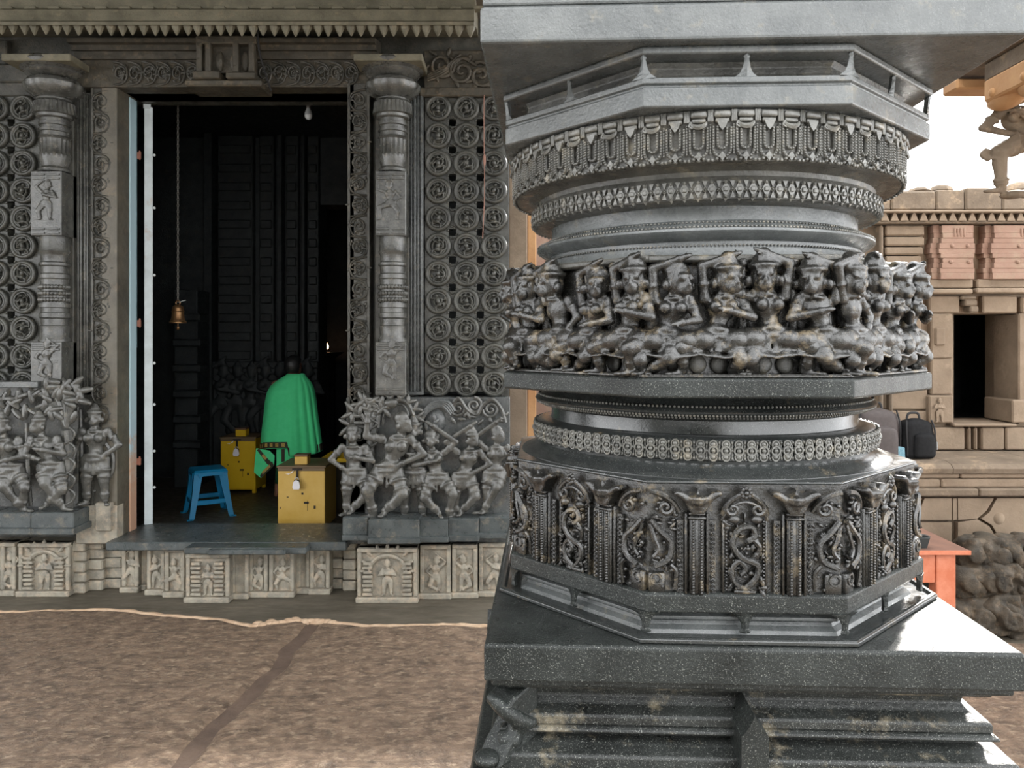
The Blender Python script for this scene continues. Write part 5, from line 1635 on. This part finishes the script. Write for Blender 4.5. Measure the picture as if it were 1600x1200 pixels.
# yellow donation boxes
M_yel = plain('yellow_enamel', (.46, .285, .045), .42, c2=(.56, .37, .1), var=.2, vscale=3)
M_yel2 = plain('deep_yellow_enamel', (.5, .31, .0), .42, c2=(.58, .38, .01), var=.2, vscale=3)
M_pale = plain('pale_tag', (.72, .7, .72), .6)
M_iron = plain('dark_iron', (.03, .025, .02), .45, .6)
def donation_box(p0, p1, yt, Yf, depth, mat, label, lock=.5, hatch=True, feet=False):
    x0, x1 = wx(p0, Yf), wx(p1, Yf); zt = wz(yt, Yf); xc = x0 + (x1 - x0) * lock
    t = thing('donation_box', ((x0 + x1) / 2, Yf + depth / 2, FL), label, 'box', 'yellow donation boxes')
    z0 = FL + (.04 if feet else 0)
    mb = MB(); mb.box(x0 + .01, x1 - .01, Yf + .01, Yf + depth, z0, zt - .02, .006); mb.build('body', mat, t)
    mb = MB(); mb.box(x0, x1, Yf, Yf + depth + .01, zt - .02, zt, .004); mb.box(x0 + .012, x1 - .012, Yf - .001, Yf + .01, zt - .05, zt - .02, .002); mb.build('lid', plain('brown_lid', (.12, .08, .04), .5) if hatch else mat, t)
    mb = MB(); mb.box(xc - .05, xc + .08, Yf + .08, Yf + .2, zt, zt + .08, .006); sl = mb.build('coin_slot', mat, t)
    mb = MB(); mb.box(xc - .055, xc + .085, Yf + .075, Yf + .205, zt + .08, zt + .1, .004); mb.build('slot_cover', plain('brown_cover', (.11, .055, .03), .5), sl)
    mb = MB(); mb.box(xc - .05, xc + .05, Yf - .008, Yf, zt - .04, zt - .022, .002); mb.box(xc - .01, xc + .012, Yf - .012, Yf, zt - .12, zt - .03, .003); mb.build('hasp', M_iron, t)
    mb = MB(); mb.ring((xc + .002, Yf - .022, zt - .13), .018, .005, 14, 6); pk = mb.build('padlock_shackle', plain('steel', (.5, .5, .5), .3, .8), t, smooth=True)
    mb = MB(); mb.box(xc - .028, xc + .032, Yf - .035, Yf - .008, zt - .185, zt - .135, .008); mb.build('padlock', M_iron, t)
    mb = MB(); mb.prism([(xc - .036, zt - .2), (xc - .025, zt - .15), (xc + .0, zt - .13), (xc + .03, zt - .15), (xc + .04, zt - .2), (xc + .03, zt - .225), (xc - .028, zt - .225)], Yf - .044, Yf - .037); mb.build('paper_tag', M_pale, t, label='white paper tag on the padlock')
    mb = MB(); mb.prism([(x0 + .09, zt - .08), (x0 + .13, zt - .075), (x0 + .165, zt - .045), (x0 + .17, zt - .04), (x0 + .16, zt - .065), (x0 + .12, zt - .085)], Yf - .002, Yf + .012); mb.build('paint_chip', M_pale, t, kind='stuff')
    mb = MB()
    for (a, b_, c_, d_) in ((.62, .36, .004, .1), (.55, .5, .05, .02), (.2, .62, .02, .01), (.75, .4, .02, .03), (.5, .68, .02, .02), (.06, .4, .01, .02)):
        xx, zz_ = x0 + (x1 - x0) * a, FL + (zt - FL) * b_ * .8
        mb.box(xx, xx + c_, Yf + .0085, Yf + .02, zz_, zz_ + d_)
    mb.build('scratches', M_iron, t, kind='stuff')
    if feet:
        for x in (x0 + .01, x1 - .05):
            for y in (Yf + .01, Yf + depth - .05):
                mb = MB(); mb.box(x, x + .04, y, y + .04, FL, z0, .002); mb.build('foot', mat, t)
    return t
donation_box(432, 509, 728, 7.6, .5, M_yel, 'pale yellow donation box with padlock in front of the person in green', .42)
donation_box(343, 400, 683, 9.35, .42, M_yel2, 'deep yellow donation box behind the blue stool', .48, feet=True)
t = thing('cabinet', (wx(520, 8.5), 8.5, FL), 'low dark cabinet with yellow top behind the front donation box', 'cabinet')
mb = MB(); mb.box(wx(503, 8.3), wx(541, 8.3), 8.3, 8.75, FL, wz(722, 8.3), .006); mb.build('body', plain('dark_brown_panel', (.03, .022, .012), .5), t)
mb = MB(); mb.box(wx(500, 8.28), wx(542, 8.28), 8.27, 8.78, wz(722, 8.3), wz(716, 8.28), .004); mb.build('top', M_yel2, t)

# small flame far inside the shrine
lampo = thing('oil_lamp', (wx(511, 12.4), 12.4, wz(550, 12.4)), 'tiny lit oil lamp far back in the black shrine', 'lamp')
T = Matrix.Translation((wx(511, 12.4), 12.4, wz(550, 12.4)))
MB().lathe([(.0, 0), (.05, .01), (.06, .04), (.055, .045), (.0, .03)], 16, T).build('dish', M_brass, lampo, smooth=True)
MB().lathe([(.0, .04), (.022, .06), (.026, .085), (.016, .125), (.0, .15)], 10, T).build('flame', plain('flame', (1, .5, .2), .5, emit=(1, .55, .3), es=4), lampo, smooth=True)
o = MB().ngon_lathe([(.3, 0), (.3, .1), (.12, .2), (.12, wz(550, 12.4) - .1), (.25, wz(550, 12.4) - .01), (.25, wz(550, 12.4))], 8, Matrix.Translation((wx(511, 12.4), 12.4, 0))).build('lamp_stand', M_inner)
tag(o, 'black stone stand carrying the tiny oil lamp', 'stand')

# hanging thread and crack-like cable
mb = MB(); mb.tube(spline([(wx(757, 6.9), 6.93, wz(147, 6.9)), (wx(756, 6.85), 6.88, wz(156, 6.85)), (wx(758, 6.85) - .01, 6.86, wz(225, 6.85)), (wx(757, 6.85), 6.85, wz(300, 6.85)), (wx(754, 6.85), 6.86, wz(372, 6.85))], 6), .004, 5); mb.ell((wx(757, 6.85), 6.85, wz(250, 6.85)), (.012, .01, .06)); 
o = mb.build('thread', plain('faded_red_thread', (.3, .16, .12), .8), smooth=True); tag(o, 'faded red thread hanging in front of the right lattice screen', 'thread')
mb = MB(); mb.tube(spline([(wx(402, 6.36), 6.37, wz(44, 6.36)), (wx(403, 6.5), 6.5, wz(58, 6.5)), (wx(408, 6.66), 6.64, wz(90, 6.66)), (wx(418, 6.7), 6.8, wz(142, 6.8))], 6), .008, 6)
o = mb.build('cable', M_trim, smooth=True); tag(o, 'black cable running down over the beam and lintel above the doorway', 'cable')

# ------------------------------------------------------------------ person in a green shawl, seen from behind
PX, PY = wx(455, 9.19), 9.19
person = thing('person', (PX, PY, FL), 'person with short black hair wearing a green shawl, standing with back turned', 'person')
HT = 1.66
mb = MB()
def pv3(x, y, z): return (x * HT, y * HT, z * HT)
Hd = V((.012, .02, .935))
mb.cap(pv3(0, 0, .52), pv3(0, 0, .68), .15, .14, 14); mb.cap(pv3(0, 0, .68), pv3(0, -.005, .79), .15, .13, 14)
mb.cap(pv3(-.1, 0, .8), pv3(.1, 0, .8), .065, .065, 10); mb.cap(pv3(0, 0, .8), pv3(.006, .01, .9), .062, .055, 12)
mb.ell(Hd * HT, (.076, .094, .115), 16, 12)
hr = -.55
Rh = Matrix.Rotation(hr, 3, 'Z')
def hp(x, y, z): return Hd * HT + Rh @ V((x, y, z))
mb.ell(hp(0, .055, -.06), (.05, .05, .05), 10, 8); mb.cap(hp(0, .09, .02), hp(0, .112, -.02), .011, .017, 8)
for s in (-1, 1):
    mb.ell(hp(s * .033, .084, .014), (.018, .012, .012), 8, 6); mb.ell(hp(s * .08, -.005, -.01), (.014, .024, .034), 8, 8)
    mb.cap(hp(s * .015, .092, .04), hp(s * .05, .08, .04), .008, .006, 6)
mb.ell(hp(0, .098, -.052), (.025, .012, .009), 8, 6)
for s in (-1, 1):
    sh_ = V((s * .115, 0, .8)) * HT; el = V((s * .15, .02, .64)) * HT; ha = V((s * .05, .13, .62)) * HT
    mb.cap(sh_, el, .052, .043, 10); mb.cap(el, ha, .042, .03, 10); d_ = (ha - el).normalized(); mb.ell(ha + d_ * .04, (.035, .025, .045), 8, 6)
    for k in range(4):
        q = ha + d_ * .075 + V((0, 0, (k - 1.5) * .018)); q2 = q + d_ * (.045 - .006 * abs(k - 1.4)); mb.cap(q, q2, .0095, .009, 6); mb.cap(q2, q2 + d_ * .02 + V((-s * .02, 0, 0)), .009, .0075, 6)
    mb.cap(ha + V((0, -.01, .03)), ha + d_ * .05 + V((0, -.01, .06)), .011, .009, 6)
    hpv = V((s * .055, 0, .51)) * HT; kn = V((s * .065 - .01, .005, .285)) * HT; an = V((s * .07 - .025, -.015, .05)) * HT; toe = an + V((s * .02, .17, -.058))
    mb.cap(hpv, kn, .085, .06, 12); mb.cap(kn, an, .058, .036, 12); mb.ell(kn.lerp(an, .3) + V((0, -.015, 0)), (.052, .055, .1))
    mb.ell(an + V((0, -.025, -.05)), (.036, .045, .032), 8, 6); mb.cap(an + V((0, -.02, -.045)), toe, .036, .026, 10)
    for k in range(5): mb.cap(toe + V(((k - 2) * .017, 0, 0)), toe + V(((k - 2) * .018, .035 - .004 * abs(k - 1), -.005)), .012, .01, 6)
T = Matrix.Translation((PX, PY, FL))
mb.v = [(x, y, max(z, .004)) for x, y, z in mb.v]
me = remeshed(mb, 'body', plain('brown_skin', (.2, .085, .05), .5, c2=(.24, .11, .07), var=.2), .011, 2)
link(me, 'body', person, (PX, PY, FL))
mb = MB()
bm = bmesh.new(); bmesh.ops.create_icosphere(bm, subdivisions=4, radius=1)
for v in bm.verts:
    c_ = v.co.copy()
    k = 1.0 + .04 * noise.noise(c_ * 6) + .025 * noise.noise(c_ * 16)
    if c_.y > .25 and c_.z < .45: k *= .78
    if c_.z < -.7: k *= .9
    if c_.y > .1 and c_.z < .2: k *= .8
    v.co = V((c_.x * .102 * k, c_.y * .118 * k, c_.z * (.122 if c_.z > 0 else .135) * k))
mb.add([Hd * HT + Rh @ v.co + V((0, -.006, .016)) for v in bm.verts], [[v.index for v in f.verts] for f in bm.faces]); bm.free()
link(mb.mesh('hair', plain('black_hair', (.006, .006, .007), .45, c2=(.012, .012, .012), var=.1, vscale=90, bump=.6), True), 'hair', person, (PX, PY, FL))

# shawl: rings by height; front is +y, the viewer sees -y
def pz(y): return wz(y, PY - .16)
def shx(p): return wx(p, PY - .1) - PX
rows = [(585, 446, 471), (588, 443, 473), (592, 436, 476), (598, 427, 481), (605, 419.5, 485), (615, 414, 488), (630, 411, 490), (650, 409, 492.5), (670, 406.5, 495.5), (690, 404.5, 498.5), (706, 403.5, 500.5)]
def shawl_ring(u, a):
    """u row position 0..len-1, a angle: -pi/2 faces the viewer"""
    i = min(int(u), len(rows) - 2); f = u - i
    y = rows[i][0] + (rows[i + 1][0] - rows[i][0]) * f
    xl_ = rows[i][1] + (rows[i + 1][1] - rows[i][1]) * f; xr_ = rows[i][2] + (rows[i + 1][2] - rows[i][2]) * f
    l, r_ = shx(xl_), shx(xr_)
    t = u / (len(rows) - 1)
    c_ = (l + r_) / 2; hw = (r_ - l) / 2
    dep = .075 + .13 * min(1, t * 2.2)
    fold = t * t * (.010 * sin(a * 5 + 1) + .007 * sin(a * 11 + t * 3))
    fold += .028 * t * max(0, cos(a + .5)) ** 2 * sin(a * 19)
    x = c_ + cos(a) * hw * (1 + fold * .6 if abs(cos(a)) < .95 else 1)
    yy = sin(a) * (dep + fold)
    # hem is uneven: shorter to the left of the back, longer on the right
    hem = 0.0
    if t > .75:
        k = (t - .75) / .25
        back = max(0, -sin(a))
        hem = -.05 * k * back * (1 if cos(a) > .05 else (-.9 if cos(a) > -.8 else -.3)) * 1.0
    return V((x, yy, pz(y) - FL + hem + (.0 if t else 0)))
nA, nU = 144, 40
vs, fs = [], []
for j in range(nU + 1):
    for i in range(nA):
        vs.append(shawl_ring((len(rows) - 1) * j / nU, 2 * pi * i / nA))
for j in range(nU):
    for i in range(nA):
        fs.append((j * nA + i, j * nA + (i + 1) % nA, (j + 1) * nA + (i + 1) % nA, (j + 1) * nA + i))
M_green = plain('green_cloth', (.07, .7, .27), .8, c2=(.09, .76, .32), var=.2, vscale=14, bump=.05)
M_border = plain('dark_border', (.035, .028, .015), .7)
M_gold = plain('gold_thread', (.5, .36, .1), .5, c2=(.35, .22, .05), var=.1, vscale=60)
sh = link(MB().add(vs, fs).mesh('shawl', M_green, True), 'shawl', person, (PX, PY, FL), label='green shawl with dark gold border')
so = sh.modifiers.new('s', 'SOLIDIFY'); so.thickness = .006; so.offset = 1
def hem_band(u0, u1, a0, a1, mat, name, off, n=40):
    vs, fs = [], []
    for i in range(n + 1):
        a = a0 + (a1 - a0) * i / n
        for u in (u0, (u0 + u1) / 2, u1):
            p = shawl_ring(u, a); o_ = V((cos(a), sin(a), 0)) * off
            vs.append(p + o_)
    for i in range(n):
        for k in range(2):
            fs.append((i * 3 + k, i * 3 + 3 + k, i * 3 + 4 + k, i * 3 + 1 + k))
    return MB().add(vs, fs).build(name, mat, sh, smooth=True)
def hb(*a):
    o = hem_band(*a); o.location = wpos(o) - wpos(sh) + V((PX, PY, FL)) if False else o.location
    return o
def local_to(o, base):
    o.location = o.location + V(base) + V((0, 0, 0))
nr = len(rows) - 1
for (u0, u1, a0, a1, mat, nm, off, n) in ((nr - .75, nr - .08, pi * 1.02, pi * 1.53, M_border, 'shawl_border', .012, 50), (nr - .75, nr - .1, pi * 1.85, pi * 1.99, M_border, 'shawl_border', .012, 16)):
    o = hem_band(u0, u1, a0, a1, mat, nm, off, n); o.location = o.location + V((PX, PY, FL)); WPOS[o.name] = wpos(o) + V((PX, PY, FL))
for k in range(7):
    a0 = pi * (1.06 + .065 * k)
    o = hem_band(nr - .62, nr - .22, a0, a0 + pi * .035, M_gold, 'gold_motif', .017, 6); o.location = o.location + V((PX, PY, FL))
# folded corner hanging at the left, with its own border
def cloth_poly(pts, yoff, mat, name, parent, n=10, th=.005):
    mb = MB()
    P_ = [(shx(a), pz(b_) - FL) for a, b_ in pts]
    mb.prism(P_, yoff, yoff + th, Matrix.Translation((PX, PY, FL)))
    return mb.build(name, mat, parent)
cloth_poly([(403.5, 700), (401, 722), (400, 738), (411, 747), (420, 738), (431, 727), (432, 712), (424, 704)], -.17, M_green, 'shawl_corner', sh)
cloth_poly([(405, 703), (408, 700.5), (423, 718), (430, 724), (427, 729), (420, 724)], -.18, M_border, 'shawl_border', sh)
cloth_poly([(411, 747), (431, 727), (428.5, 721), (409.5, 742)], -.181, M_border, 'shawl_border', sh)
cloth_poly([(414, 741), (426, 729), (424.5, 725), (412.5, 737)], -.186, M_gold, 'gold_motif', sh)
cloth_poly([(412, 712), (418, 718), (421, 715), (415, 709)], -.186, M_gold, 'gold_motif', sh)
cloth_poly([(434, 700), (434, 728), (446, 724), (462, 716), (470, 705)], -.15, M_green, 'inner_fold', sh)
cloth_poly([(442, 702), (442, 722), (447, 721), (447, 702)], -.16, M_border, 'shawl_border', sh)
# dark wrapped lower garment
vs, fs = [], []
zs = [.62, .5, .4, .3, .2, .1]
for j, q in enumerate(zs):
    for i in range(48):
        a = 2 * pi * i / 48
        vs.append(((.15 + .015 * sin(a * 7) * j / 5 - .006 * j) * cos(a) * HT * .62 - .012 * j, (.13 + .012 * sin(a * 6 + 1) * j / 5) * sin(a) * HT * .62, q * HT))
for j in range(len(zs) - 1):
    for i in range(48): fs.append((j * 48 + i, j * 48 + (i + 1) % 48, (j + 1) * 48 + (i + 1) % 48, (j + 1) * 48 + i))
lg = link(MB().add(vs, fs).mesh('lungi', plain('dark_green_cloth', (.01, .1, .04), .8), True), 'lungi', person, (PX, PY, FL), label='dark wrapped lower garment')
so = lg.modifiers.new('s', 'SOLIDIFY'); so.thickness = .006
